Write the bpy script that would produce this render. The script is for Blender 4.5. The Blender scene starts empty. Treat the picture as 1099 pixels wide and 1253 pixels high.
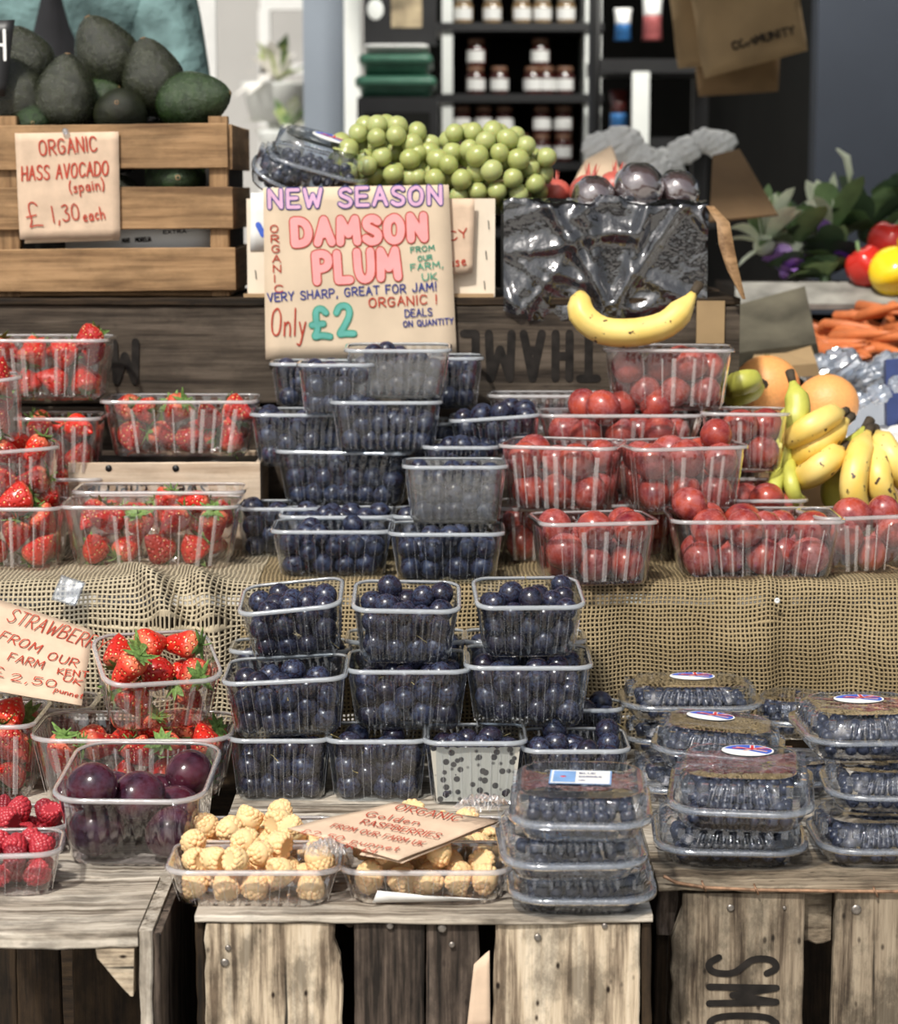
import bpy, bmesh, math, random
import numpy as np
from mathutils import Vector, Matrix, Euler

# ------------------------------------------------------------------ camera, world, sun, exposure
sc = bpy.context.scene
COL = sc.collection
CZ = 1.10
PITCH = math.radians(8.0)
FPX, FW, FH = 2800.0, 1099.0, 1253.0
cam_d = bpy.data.cameras.new('camera'); cam = bpy.data.objects.new('camera', cam_d); COL.objects.link(cam)
cam.location = (0, 0, CZ); cam.rotation_euler = (math.pi/2 - PITCH, 0, 0)
cam_d.sensor_fit = 'HORIZONTAL'; cam_d.sensor_width = 24.0
cam_d.lens = 24.0*FPX/FW
cam_d.clip_end = 200
cam_d.dof.use_dof = True; cam_d.dof.focus_distance = 2.50; cam_d.dof.aperture_fstop = 5.4
sc.camera = cam
world = bpy.data.worlds.new('sky'); sc.world = world; world.use_nodes = True
wn = world.node_tree; wn.nodes.clear()
w_out = wn.nodes.new('ShaderNodeOutputWorld'); w_bg = wn.nodes.new('ShaderNodeBackground')
w_sky = wn.nodes.new('ShaderNodeTexSky'); w_sky.sky_type = 'NISHITA'; w_sky.sun_disc = False
w_sky.sun_elevation = math.radians(48); w_sky.sun_rotation = math.radians(200); w_sky.air_density = 1.2; w_sky.dust_density = 4.0
w_hsv = wn.nodes.new('ShaderNodeHueSaturation'); w_hsv.inputs['Saturation'].default_value = 0.32
wn.links.new(w_sky.outputs[0], w_hsv.inputs['Color']); wn.links.new(w_hsv.outputs[0], w_bg.inputs[0])
w_bg.inputs[1].default_value = 0.105
wn.links.new(w_bg.outputs[0], w_out.inputs[0])
sun_d = bpy.data.lights.new('sun', 'SUN'); sun_d.energy = 4.0; sun_d.angle = math.radians(3); sun_d.color = (1.0, 0.955, 0.88)
sun = bpy.data.objects.new('sun', sun_d); COL.objects.link(sun)
SUN_FROM = Vector((-0.35, -0.80, 1.05))
sun.rotation_euler = SUN_FROM.to_track_quat('Z', 'Y').to_euler(); sun.location = (-2, -3, 6)
sc.view_settings.view_transform = 'Standard'; sc.view_settings.look = 'None'
sc.view_settings.gamma = 1.0; sc.view_settings.use_curve_mapping = False
sc.view_settings.exposure = 0.0
sc.cycles.transparent_max_bounces = 28
sc.cycles.caustics_reflective = False; sc.cycles.caustics_refractive = False

# ------------------------------------------------------------------ geometry helpers
cp, sp = math.cos(PITCH), math.sin(PITCH)
def ray(u, v):
    a, b = (u - FW/2)/FPX, (FH/2 - v)/FPX
    return Vector((a, cp + b*sp, -sp + b*cp))
def P(u, v, Y=None, z=None):
    """point on the ray through a photo pixel, at distance Y away or at height z"""
    d = ray(u, v)
    t = Y/d.y if Y is not None else (z - CZ)/d.z
    return Vector((d.x*t, d.y*t, CZ + d.z*t))
def depth(p): return p.y*cp - (p.z - CZ)*sp
def pxm(p): return depth(p)/FPX
R = math.radians
def T(x=0, y=0, z=0): return Matrix.Translation((x, y, z))
def Rz(a): return Matrix.Rotation(R(a), 4, 'Z')
def Rx(a): return Matrix.Rotation(R(a), 4, 'X')
def Ry(a): return Matrix.Rotation(R(a), 4, 'Y')

T1, T2, T3 = 0.422, 0.625, 0.953          # heights of front crates, hessian shelf, dark crate top
YW = 3.16                                 # front of the dark crate

def mesh(name, V, F, mats, mi=None, smooth=True, uv=None):
    me = bpy.data.meshes.new(name)
    assert max(max(f) for f in F) < len(V), name
    me.from_pydata([tuple(v) for v in V], [], F)
    for m in (mats if isinstance(mats, (list, tuple)) else [mats]): me.materials.append(m)
    if mi is not None: me.polygons.foreach_set('material_index', mi)
    me.polygons.foreach_set('use_smooth', [smooth]*len(F))
    if uv is not None:
        l = me.uv_layers.new(name='UVMap'); idx = [0]*len(me.loops); me.loops.foreach_get('vertex_index', idx)
        l.data.foreach_set('uv', [c for i in idx for c in uv[i]])
    me.update(); return me
def obj(name, me, parent=None, M=None):
    o = bpy.data.objects.new(name, me); COL.objects.link(o)
    if parent: o.parent = parent
    if M is not None: o.matrix_local = M
    return o
def tag(o, label=None, cat=None, group=None, kind=None):
    if label: o['label'] = label
    if cat: o['category'] = cat
    if group: o['group'] = group
    if kind: o['kind'] = kind
    return o
def thing(name, label, cat, M, group=None):
    o = bpy.data.objects.new(name, None); COL.objects.link(o); o.matrix_world = M; o.empty_display_size = .02
    return tag(o, label, cat, group)

class MB:
    """collects simple solids"""
    def __init__(s): s.V = []; s.F = []; s.I = []
    def add(s, V, F, i=0, M=None):
        n = len(s.V)
        s.V += [tuple(M @ Vector(v)) for v in V] if M is not None else [tuple(v) for v in V]
        s.F += [tuple(n + k for k in f) for f in F]; s.I += [i]*len(F); return s
    def box(s, x0, x1, y0, y1, z0, z1, i=0, M=None):
        V = [(x, y, z) for z in (z0, z1) for y in (y0, y1) for x in (x0, x1)]
        return s.add(V, [(0, 2, 3, 1), (4, 5, 7, 6), (0, 1, 5, 4), (2, 6, 7, 3), (0, 4, 6, 2), (1, 3, 7, 5)], i, M)
    def lathe(s, prof, n=16, i=0, M=None, ov=1.0):
        V = []; F = []
        for r, z in prof: V += [(r*math.cos(2*math.pi*k/n), ov*r*math.sin(2*math.pi*k/n), z) for k in range(n)]
        for j in range(len(prof)-1):
            for k in range(n):
                a, b = j*n+k, j*n+(k+1) % n; F.append((a, b, b+n, a+n))
        F.append(tuple(range(n-1, -1, -1))); F.append(tuple(range((len(prof)-1)*n, len(prof)*n)))
        return s.add(V, F, i, M)
    def tube(s, pts, rad, n=8, i=0, M=None, sq=1.0):
        pts = [Vector(p) for p in pts]; V = []; F = []; up = Vector((0, 0, 1))
        for j, p in enumerate(pts):
            t = (pts[min(j+1, len(pts)-1)] - pts[max(j-1, 0)]).normalized()
            a = t.cross(up)
            if a.length < .05: a = t.cross(Vector((0, 1, 0)))
            a.normalize(); b = a.cross(t); r = rad[j] if isinstance(rad, (list, tuple)) else rad
            V += [p + a*r*math.cos(2*math.pi*k/n) + b*r*sq*math.sin(2*math.pi*k/n) for k in range(n)]
        for j in range(len(pts)-1):
            for k in range(n):
                c, d = j*n+k, j*n+(k+1) % n; F.append((c, d, d+n, c+n))
        F.append(tuple(range(n-1, -1, -1))); F.append(tuple(range((len(pts)-1)*n, len(pts)*n)))
        return s.add(V, F, i, M)
    def sphere(s, c, r, nu=12, nv=8, i=0, sc=(1, 1, 1)):
        V = [(c[0], c[1], c[2]-r*sc[2])]; F = []
        for j in range(1, nv):
            a = math.pi*j/nv
            V += [(c[0]+r*sc[0]*math.sin(a)*math.cos(2*math.pi*k/nu), c[1]+r*sc[1]*math.sin(a)*math.sin(2*math.pi*k/nu), c[2]-r*sc[2]*math.cos(a)) for k in range(nu)]
        V.append((c[0], c[1], c[2]+r*sc[2])); top = len(V)-1
        for k in range(nu):
            F.append((0, 1+(k+1) % nu, 1+k)); F.append((top, top-nu+k, top-nu+(k+1) % nu))
        for j in range(nv-2):
            for k in range(nu):
                a, b = 1+j*nu+k, 1+j*nu+(k+1) % nu; F.append((a, b, b+nu, a+nu))
        return s.add(V, F, i)
    def mesh(s, name, mats, smooth=True): return mesh(name, s.V, s.F, mats, s.I, smooth)
    def build(s, name, mats, parent=None, M=None, smooth=True): return obj(name, s.mesh(name, mats, smooth), parent, M)

# ------------------------------------------------------------------ materials
def nt(name):
    m = bpy.data.materials.new(name); m.use_nodes = True; t = m.node_tree; t.nodes.clear()
    out = t.nodes.new('ShaderNodeOutputMaterial')
    def N(typ, **kw):
        n = t.nodes.new(typ)
        for k, v in kw.items():
            if k in n.inputs: n.inputs[k].default_value = v
            else: setattr(n, k, v)
        return n
    def L(a, b): t.links.new(a, b)
    return m, out, N, L
def math_(N, L, op, a, b=0.0, c=None):
    n = N('ShaderNodeMath'); n.operation = op
    for i, x in enumerate((a, b) if c is None else (a, b, c)):
        if isinstance(x, (int, float)): n.inputs[i].default_value = x
        else: L(x, n.inputs[i])
    return n.outputs[0]
def ramp(N, L, fac, stops):
    r = N('ShaderNodeValToRGB'); e = r.color_ramp.elements
    while len(e) < len(stops): e.new(.5)
    for k, (p, c) in zip(e, stops): k.position = p; k.color = (*c, 1) if len(c) == 3 else c
    L(fac, r.inputs[0]); return r.outputs[0]
def mixc(N, L, fac, a, b, mode='MIX'):
    n = N('ShaderNodeMix'); n.data_type = 'RGBA'; n.blend_type = mode
    for s, x in ((0, fac), (6, a), (7, b)):
        if isinstance(x, (int, float)): n.inputs[s].default_value = x
        elif isinstance(x, tuple): n.inputs[s].default_value = (*x, 1)
        else: L(x, n.inputs[s])
    return n.outputs[2]
def plain(name, col, rough=.6, spec=.5, var=.12, scale=30, bump=0.0, metal=0.0, sub=0.0, coat=0.0):
    m, out, N, L = nt(name); b = N('ShaderNodeBsdfPrincipled'); L(b.outputs[0], out.inputs[0])
    tc = N('ShaderNodeTexCoord'); no = N('ShaderNodeTexNoise', Scale=scale, Detail=4.0); L(tc.outputs['Object'], no.inputs['Vector'])
    d = tuple(c*(1-var*2) for c in col); h = tuple(min(1, c*(1+var)) for c in col)
    L(ramp(N, L, no.outputs[0], [(.3, d), (.7, h)]), b.inputs['Base Color'])
    b.inputs['Roughness'].default_value = rough; b.inputs['Specular IOR Level'].default_value = spec; b.inputs['Metallic'].default_value = metal
    b.inputs['Coat Weight'].default_value = coat
    if sub: b.inputs['Subsurface Weight'].default_value = sub; b.inputs['Subsurface Scale'].default_value = .004
    if bump:
        bm = N('ShaderNodeBump', Strength=bump, Distance=.03 if scale < 12 else .002); L(no.outputs[0], bm.inputs['Height']); L(bm.outputs[0], b.inputs['Normal'])
    return m
def wood(name, light, mid, dark, gs=1.0, crack=.5, spots=.5, rough=.8, bump=.6, stain=.5):
    """grain runs along local X"""
    m, out, N, L = nt(name); b = N('ShaderNodeBsdfPrincipled'); L(b.outputs[0], out.inputs[0])
    tc = N('ShaderNodeTexCoord'); oi = N('ShaderNodeObjectInfo')
    off = math_(N, L, 'MULTIPLY', oi.outputs['Random'], 37.0)
    cmb = N('ShaderNodeCombineXYZ')
    for k in range(3): L(off, cmb.inputs[k])
    va = N('ShaderNodeVectorMath'); va.operation = 'ADD'; L(tc.outputs['Object'], va.inputs[0]); L(cmb.outputs[0], va.inputs[1])
    def mp(sx, sy, sz):
        q = N('ShaderNodeMapping'); q.inputs['Scale'].default_value = (sx, sy, sz); L(va.outputs[0], q.inputs[0]); return q.outputs[0]
    fine = N('ShaderNodeTexNoise', Scale=1.0, Detail=8.0, Roughness=.65); L(mp(9*gs, 190*gs, 190*gs), fine.inputs['Vector'])
    mid_n = N('ShaderNodeTexNoise', Scale=1.0, Detail=5.0, Distortion=.6); L(mp(4*gs, 48*gs, 48*gs), mid_n.inputs['Vector'])
    big = N('ShaderNodeTexNoise', Scale=1.0, Detail=6.0, Roughness=.7); L(mp(14, 26, 26), big.inputs['Vector'])
    crk = N('ShaderNodeTexNoise', Scale=1.0, Detail=3.0); L(mp(3.0, 80, 80), crk.inputs['Vector'])
    sp_ = N('ShaderNodeTexVoronoi', Scale=1.0, Randomness=1.0); L(mp(34, 62, 62), sp_.inputs['Vector'])
    f = math_(N, L, 'ADD', math_(N, L, 'MULTIPLY', fine.outputs[0], .45), math_(N, L, 'MULTIPLY', mid_n.outputs[0], .55))
    col = ramp(N, L, f, [(.39, dark), (.49, mid), (.585, light)])
    st = ramp(N, L, big.outputs[0], [(.40, (stain,)*3), (.56, (1, 1, 1))])
    col = mixc(N, L, 1.0, col, st, 'MULTIPLY')
    ck = ramp(N, L, crk.outputs[0], [(.285, (0, 0, 0)), (.335, (1, 1, 1))])
    col = mixc(N, L, crack, col, mixc(N, L, 1.0, col, ck, 'MULTIPLY'))
    sv = ramp(N, L, sp_.outputs['Distance'], [(.07, (0.06, .04, .03)), (.16, (1, 1, 1))])
    col = mixc(N, L, spots, col, mixc(N, L, 1.0, col, sv, 'MULTIPLY'))
    L(col, b.inputs['Base Color']); b.inputs['Roughness'].default_value = rough; b.inputs['Specular IOR Level'].default_value = .25
    h = math_(N, L, 'ADD', f, math_(N, L, 'MULTIPLY', ck, .35*crack + .001))
    bm = N('ShaderNodeBump', Strength=bump, Distance=.004); L(h, bm.inputs['Height']); L(bm.outputs[0], b.inputs['Normal'])
    return m
def plastic(name, haze=.05, tint=(.93, .96, 1.0), rough=.06, gain=1.0, bump=.25, bscale=60, sheen=0.0):
    """thin clear sheet: reflects by Fresnel, otherwise lets light straight through, with a little milky scatter"""
    m, out, N, L = nt(name)
    tr = N('ShaderNodeBsdfTransparent'); gl = N('ShaderNodeBsdfGlossy', Roughness=rough); df = N('ShaderNodeBsdfDiffuse')
    tl = N('ShaderNodeBsdfTranslucent')
    tr.inputs[0].default_value = (*(t*.985 for t in tint), 1); df.inputs[0].default_value = (*tint, 1); gl.inputs[0].default_value = (1, 1, 1, 1); tl.inputs[0].default_value = (*tint, 1)
    tc = N('ShaderNodeTexCoord'); no = N('ShaderNodeTexNoise', Scale=bscale, Detail=2.0); L(tc.outputs['Object'], no.inputs['Vector'])
    bm = N('ShaderNodeBump', Strength=bump, Distance=.002); L(no.outputs[0], bm.inputs['Height'])
    ge = N('ShaderNodeNewGeometry'); ior = math_(N, L, 'SUBTRACT', 1.52, math_(N, L, 'MULTIPLY', ge.outputs['Backfacing'], 1.52-1/1.52)); fr = N('ShaderNodeFresnel'); L(ior, fr.inputs['IOR']); L(bm.outputs[0], fr.inputs['Normal']); L(bm.outputs[0], gl.inputs['Normal'])
    d2 = N('ShaderNodeMixShader'); d2.inputs[0].default_value = .4; L(df.outputs[0], d2.inputs[1]); L(tl.outputs[0], d2.inputs[2])
    m1 = N('ShaderNodeMixShader'); L(tr.outputs[0], m1.inputs[1]); L(d2.outputs[0], m1.inputs[2]); m1.inputs[0].default_value = haze
    m2 = N('ShaderNodeMixShader'); f = math_(N, L, 'MINIMUM', math_(N, L, 'MULTIPLY', fr.outputs[0], 1.9*gain), .95)
    L(f, m2.inputs[0]); L(m1.outputs[0], m2.inputs[1]); L(gl.outputs[0], m2.inputs[2])
    if sheen:   # broad weak lobe: the drawn sheet is finely scuffed along its height
        g2 = N('ShaderNodeBsdfGlossy', Roughness=.34); g2.inputs[0].default_value = (1, 1, 1, 1); m3 = N('ShaderNodeMixShader'); m3.inputs[0].default_value = sheen
        L(m2.outputs[0], m3.inputs[1]); L(g2.outputs[0], m3.inputs[2]); L(m3.outputs[0], out.inputs[0])
    else: L(m2.outputs[0], out.inputs[0])
    return m
def fruit_mat(name, dark, mid, bloom, bamt=.5, rough=.32, scale=45, sub=.0, bump=.1, spec=.5, bd=.001):
    m, out, N, L = nt(name); b = N('ShaderNodeBsdfPrincipled'); L(b.outputs[0], out.inputs[0])
    tc = N('ShaderNodeTexCoord'); oi = N('ShaderNodeObjectInfo')
    cmb = N('ShaderNodeCombineXYZ'); off = math_(N, L, 'MULTIPLY', oi.outputs['Random'], 9.0); L(off, cmb.inputs[0]); L(off, cmb.inputs[2])
    va = N('ShaderNodeVectorMath'); va.operation = 'ADD'; L(tc.outputs['Object'], va.inputs[0]); L(cmb.outputs[0], va.inputs[1])
    n1 = N('ShaderNodeTexNoise', Scale=scale, Detail=3.0); n2 = N('ShaderNodeTexNoise', Scale=scale*2.2, Detail=6.0, Roughness=.7)
    L(va.outputs[0], n1.inputs['Vector']); L(va.outputs[0], n2.inputs['Vector'])
    base = ramp(N, L, n1.outputs[0], [(.3, dark), (.7, mid)])
    bl = ramp(N, L, n2.outputs[0], [(.40, (0, 0, 0)), (.66, (1, 1, 1))])
    amt = math_(N, L, 'MULTIPLY', bl, math_(N, L, 'ADD', math_(N, L, 'MULTIPLY', oi.outputs['Random'], bamt*.9), bamt*.35))
    L(mixc(N, L, amt, base, bloom), b.inputs['Base Color'])
    L(math_(N, L, 'ADD', math_(N, L, 'MULTIPLY', amt, .45), rough), b.inputs['Roughness'])
    b.inputs['Specular IOR Level'].default_value = spec
    if sub: b.inputs['Subsurface Weight'].default_value = sub; b.inputs['Subsurface Scale'].default_value = .006
    bm = N('ShaderNodeBump', Strength=bump, Distance=bd); L(n2.outputs[0], bm.inputs['Height']); L(bm.outputs[0], b.inputs['Normal'])
    return m
def straw_mat(name, a, bcol):
    m, out, N, L = nt(name); b = N('ShaderNodeBsdfPrincipled'); L(b.outputs[0], out.inputs[0])
    tc = N('ShaderNodeTexCoord'); oi = N('ShaderNodeObjectInfo')
    vo = N('ShaderNodeTexVoronoi', Scale=3.7, Randomness=.55); L(tc.outputs['Object'], vo.inputs['Vector'])
    base = mixc(N, L, oi.outputs['Random'], a, bcol)
    sepx = N('ShaderNodeSeparateXYZ'); L(tc.outputs['Object'], sepx.inputs[0])
    pale = math_(N, L, 'MULTIPLY', math_(N, L, 'MAXIMUM', math_(N, L, 'SUBTRACT', sepx.outputs[2], .30), 0), 1.3)
    base = mixc(N, L, math_(N, L, 'MINIMUM', pale, .55), base, (.85, .30, .16))
    seed = ramp(N, L, vo.outputs['Distance'], [(.17, (1, 1, 1)), (.23, (0, 0, 0))])
    L(mixc(N, L, seed, base, (.80, .52, .20)), b.inputs['Base Color'])
    hh = ramp(N, L, vo.outputs['Distance'], [(.0, (.35, .35, .35)), (.16, (.3, .3, .3)), (.26, (0, 0, 0)), (.5, (1, 1, 1))])
    bm = N('ShaderNodeBump', Strength=.9, Distance=.0014); L(hh, bm.inputs['Height']); L(bm.outputs[0], b.inputs['Normal'])
    b.inputs['Roughness'].default_value = .30; b.inputs['Subsurface Weight'].default_value = .12; b.inputs['Subsurface Scale'].default_value = .004
    return m
def hessian(name, cell, c1, c2, open_=.64):
    m, out, N, L = nt(name); b = N('ShaderNodeBsdfPrincipled', Roughness=.95); b.inputs['Specular IOR Level'].default_value = .1
    tc = N('ShaderNodeTexCoord'); nz = N('ShaderNodeTexNoise', Scale=28.0, Detail=2.0); L(tc.outputs['UV'], nz.inputs['Vector'])
    nf = N('ShaderNodeTexNoise', Scale=420.0, Detail=2.0); L(tc.outputs['UV'], nf.inputs['Vector'])
    sep = N('ShaderNodeSeparateXYZ'); L(tc.outputs['UV'], sep.inputs[0])
    wob = math_(N, L, 'ADD', math_(N, L, 'MULTIPLY', nz.outputs[0], 1.3), math_(N, L, 'MULTIPLY', nf.outputs[0], .22))
    fx = math_(N, L, 'FRACT', math_(N, L, 'ADD', math_(N, L, 'MULTIPLY', sep.outputs[0], 1/cell), wob))
    fy = math_(N, L, 'FRACT', math_(N, L, 'ADD', math_(N, L, 'MULTIPLY', sep.outputs[1], 1/cell), math_(N, L, 'MULTIPLY', wob, .7)))
    hx = math_(N, L, 'SINE', math_(N, L, 'MULTIPLY', fx, math.pi/open_)); hy = math_(N, L, 'SINE', math_(N, L, 'MULTIPLY', fy, math.pi/open_))
    gx = math_(N, L, 'GREATER_THAN', fx, open_); gy = math_(N, L, 'GREATER_THAN', fy, open_)
    gap = math_(N, L, 'MULTIPLY', gx, gy)
    h = math_(N, L, 'MAXIMUM', hx, hy)
    big = N('ShaderNodeTexNoise', Scale=9.0, Detail=4.0); L(tc.outputs['UV'], big.inputs['Vector'])
    col = mixc(N, L, ramp(N, L, big.outputs[0], [(.35, (0, 0, 0)), (.65, (1, 1, 1))]), c1, c2)
    col = mixc(N, L, math_(N, L, 'MULTIPLY', nf.outputs[0], .5), col, (c1[0]*.5, c1[1]*.5, c1[2]*.45))
    L(col, b.inputs['Base Color'])
    bm = N('ShaderNodeBump', Strength=1.0, Distance=.0015); L(h, bm.inputs['Height']); L(bm.outputs[0], b.inputs['Normal'])
    tr = N('ShaderNodeBsdfTransparent'); mx = N('ShaderNodeMixShader')
    L(gap, mx.inputs[0]); L(b.outputs[0], mx.inputs[1]); L(tr.outputs[0], mx.inputs[2]); L(mx.outputs[0], out.inputs[0])
    return m

M_ = {}
M_['front_wood'] = wood('weathered_pale_wood', (.66, .56, .425), (.52, .42, .30), (.17, .125, .085), 1.0, .95, 1.0, stain=.42)
M_['right_wood'] = wood('weathered_grey_wood', (.33, .27, .195), (.235, .185, .13), (.07, .05, .034), 1.2, .95, .8, stain=.40)
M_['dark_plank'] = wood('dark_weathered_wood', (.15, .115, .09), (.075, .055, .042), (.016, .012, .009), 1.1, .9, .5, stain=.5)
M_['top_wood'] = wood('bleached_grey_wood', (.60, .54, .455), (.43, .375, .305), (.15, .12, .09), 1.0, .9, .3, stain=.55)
M_['brown_inner'] = wood('dark_brown_wood', (.045, .028, .014), (.028, .017, .009), (.010, .007, .004), 1.0, .5, .4)  # brown wood darkened in its colour to imitate shade inside the crates
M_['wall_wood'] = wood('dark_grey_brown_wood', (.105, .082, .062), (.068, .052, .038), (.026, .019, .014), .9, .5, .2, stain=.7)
M_['avo_wood'] = wood('light_brown_pine', (.40, .245, .125), (.31, .185, .09), (.17, .095, .045), .8, .25, .1, rough=.6, bump=.25, stain=.75)
M_['pale_box'] = wood('pale_poplar', (.62, .50, .38), (.54, .42, .31), (.40, .29, .2), .8, .1, .05, rough=.65, bump=.2, stain=.85)
M_['plastic'] = plastic('clear_plastic', .012, (.97, .97, 1), .05, 1.4, .3, 40)
M_['plastic_red'] = plastic('clear_crisp_plastic', .012, (1, .98, .97), .05, 1.6, .35, 40)
M_['plastic_blue'] = plastic('ribbed_plastic', .010, (.92, .96, 1.0), .07, 1.1, .25, 60)
M_['plastic_frost'] = plastic('milky_plastic', .13, (.93, .93, .90), .10, 1.6, .3, 50)  # haze put into the plastic to imitate a bright reflection
M_['rim'] = plastic('plastic_rim', .40, (.90, .94, .98), .12, 1.2)
M_['rim_clear'] = plastic('clear_rim', .36, (.97, .95, .95), .08, 1.5)
M_['clam'] = plastic('clamshell_plastic', .004, (.95, .97, 1.0), .04, 1.1, .5, 50)
M_['flange'] = plastic('clamshell_flange', .16, (.85, .90, .97), .08, 1.8, .5, 80)
M_['liner'] = plastic('crinkled_liner_plastic', .008, (.40, .42, .50), .10, 2.0, 1.0, 75)
M_['rib'] = plastic('moulded_rib', .22, (.92, .95, 1.0), .07, 2.0)
M_['rib_red'] = plastic('wide_moulded_rib', .30, (1, .95, .93), .07, 2.4)  # pale bands on the wide ribs imitate reflected streaks
M_['film'] = plastic('cling_film', .06, (1, .98, .98), .07, 3.0, .9, 40)
M_['damson'] = fruit_mat('damson_skin', (.004, .004, .008), (.024, .013, .022), (.055, .085, .175), .60, .18, 1.7)
M_['blueberry'] = fruit_mat('blueberry_skin', (.005, .006, .014), (.016, .018, .036), (.060, .085, .16), .55, .28, 1.3)
M_['blueberry_far'] = fruit_mat('blueberry_skin_heap', (.005, .006, .014), (.016, .018, .036), (.060, .085, .16), .6, .28, 120)
M_['plum_red'] = fruit_mat('red_plum_skin', (.13, .010, .018), (.42, .060, .028), (.46, .17, .18), .50, .18, 1.1, .04)
M_['plum_dark'] = fruit_mat('dark_plum_skin', (.016, .004, .010), (.085, .012, .022), (.14, .10, .17), .30, .13, 1.1)
M_['straw'] = straw_mat('strawberry_flesh', (.70, .028, .012), (.32, .010, .010))
M_['calyx'] = plain('strawberry_leaf', (.16, .27, .07), .6, .3, .3, 6)
M_['stem'] = plain('dry_fruit_stem', (.30, .24, .10), .7)
M_['rasp'] = plain('raspberry_flesh', (.50, .035, .05), .38, .5, .2, 60, sub=.2)
M_['rasp_dark'] = plain('dark_raspberry_flesh', (.28, .018, .03), .38, .5, .2, 60, sub=.2)
M_['gold'] = plain('golden_raspberry_flesh', (.90, .58, .30), .5, .3, .08, 70, sub=.25)
M_['gold_in'] = plain('golden_raspberry_hollow', (.72, .30, .08), .6)
M_['grape'] = fruit_mat('grape_skin', (.24, .29, .07), (.44, .46, .15), (.60, .63, .38), .5, .22, 60, .25)
M_['avo'] = plain('avocado_skin', (.020, .033, .013), .38, .5, .35, 60, .9)
M_['avo_g'] = plain('green_avocado_skin', (.030, .072, .020), .36, .5, .35, 60, .9)
M_['avo_stem'] = plain('avocado_stem_scar', (.36, .20, .09), .7)
M_['banana'] = None
M_['ban_tip'] = plain('banana_tip', (.05, .035, .02), .8)
M_['ban_stem'] = plain('banana_stem', (.42, .43, .10), .55)
M_['orange'] = plain('orange_peel', (.88, .40, .13), .45, .5, .06, 300, .5)
M_['card'] = plain('card_paper', (.66, .53, .39), .85, .2, .05, 18)
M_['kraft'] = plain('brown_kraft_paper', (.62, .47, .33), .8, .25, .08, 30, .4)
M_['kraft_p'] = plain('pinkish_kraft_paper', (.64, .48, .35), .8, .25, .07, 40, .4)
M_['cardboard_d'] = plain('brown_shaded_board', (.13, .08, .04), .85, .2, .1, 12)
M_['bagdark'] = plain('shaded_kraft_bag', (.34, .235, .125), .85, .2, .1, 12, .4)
M_['darkcard'] = plain('dark_grey_card', (.02, .018, .015), .9)
M_['cardboard'] = plain('cardboard', (.40, .27, .15), .85, .2, .08, 20)
M_['ink_red'] = plain('red_marker_ink', (.45, .05, .025), .5, .4, .1)
M_['ink_navy'] = plain('navy_marker_ink', (.03, .045, .22), .5, .4, .1)
M_['ink_pink'] = plain('pink_marker_ink', (.90, .36, .36), .6, .4, .05)
M_['ink_lilac'] = plain('lilac_marker_ink', (.70, .42, .60), .6, .4, .05)
M_['ink_green'] = plain('green_marker_ink', (.06, .30, .20), .6, .4, .1)
M_['ink_teal'] = plain('teal_marker_ink', (.12, .42, .36), .6, .4, .1)
M_['stencil'] = plain('black_stencil_paint', (.018, .015, .013), .8, .2, .3, 60)
M_['white'] = plain('white_paper', (.78, .78, .76), .6, .3, .03)
M_['blue_print'] = plain('blue_print', (.05, .12, .55), .5)
M_['red_print'] = plain('red_print', (.70, .05, .06), .5)
M_['steel'] = plain('dull_steel', (.30, .27, .24), .4, .5, .15, 200, 0, .8)
M_['rust'] = plain('rusty_wire', (.34, .20, .12), .6, .5, .3, 100, .3, .5)
M_['black'] = plain('black_plastic', (.012, .012, .013), .45)
def banana_mat():
    m, out, N, L = nt('banana_peel'); b = N('ShaderNodeBsdfPrincipled', Roughness=.42); L(b.outputs[0], out.inputs[0])
    tc = N('ShaderNodeTexCoord'); n1 = N('ShaderNodeTexNoise', Scale=18.0, Detail=3.0); L(tc.outputs['Object'], n1.inputs['Vector'])
    c = ramp(N, L, n1.outputs[0], [(.3, (.74, .50, .09)), (.7, (.82, .64, .22))])
    v = N('ShaderNodeTexNoise', Scale=75.0, Detail=2.0); L(tc.outputs['Object'], v.inputs['Vector'])
    s = ramp(N, L, v.outputs[0], [(.65, (0, 0, 0)), (.70, (1, 1, 1))])
    L(mixc(N, L, s, c, (.06, .03, .012)), b.inputs['Base Color'])
    return m
M_['banana'] = banana_mat()
M_['banana_g'] = plain('greenish_banana_peel', (.50, .50, .09), .42, .5, .12, 30)

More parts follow.
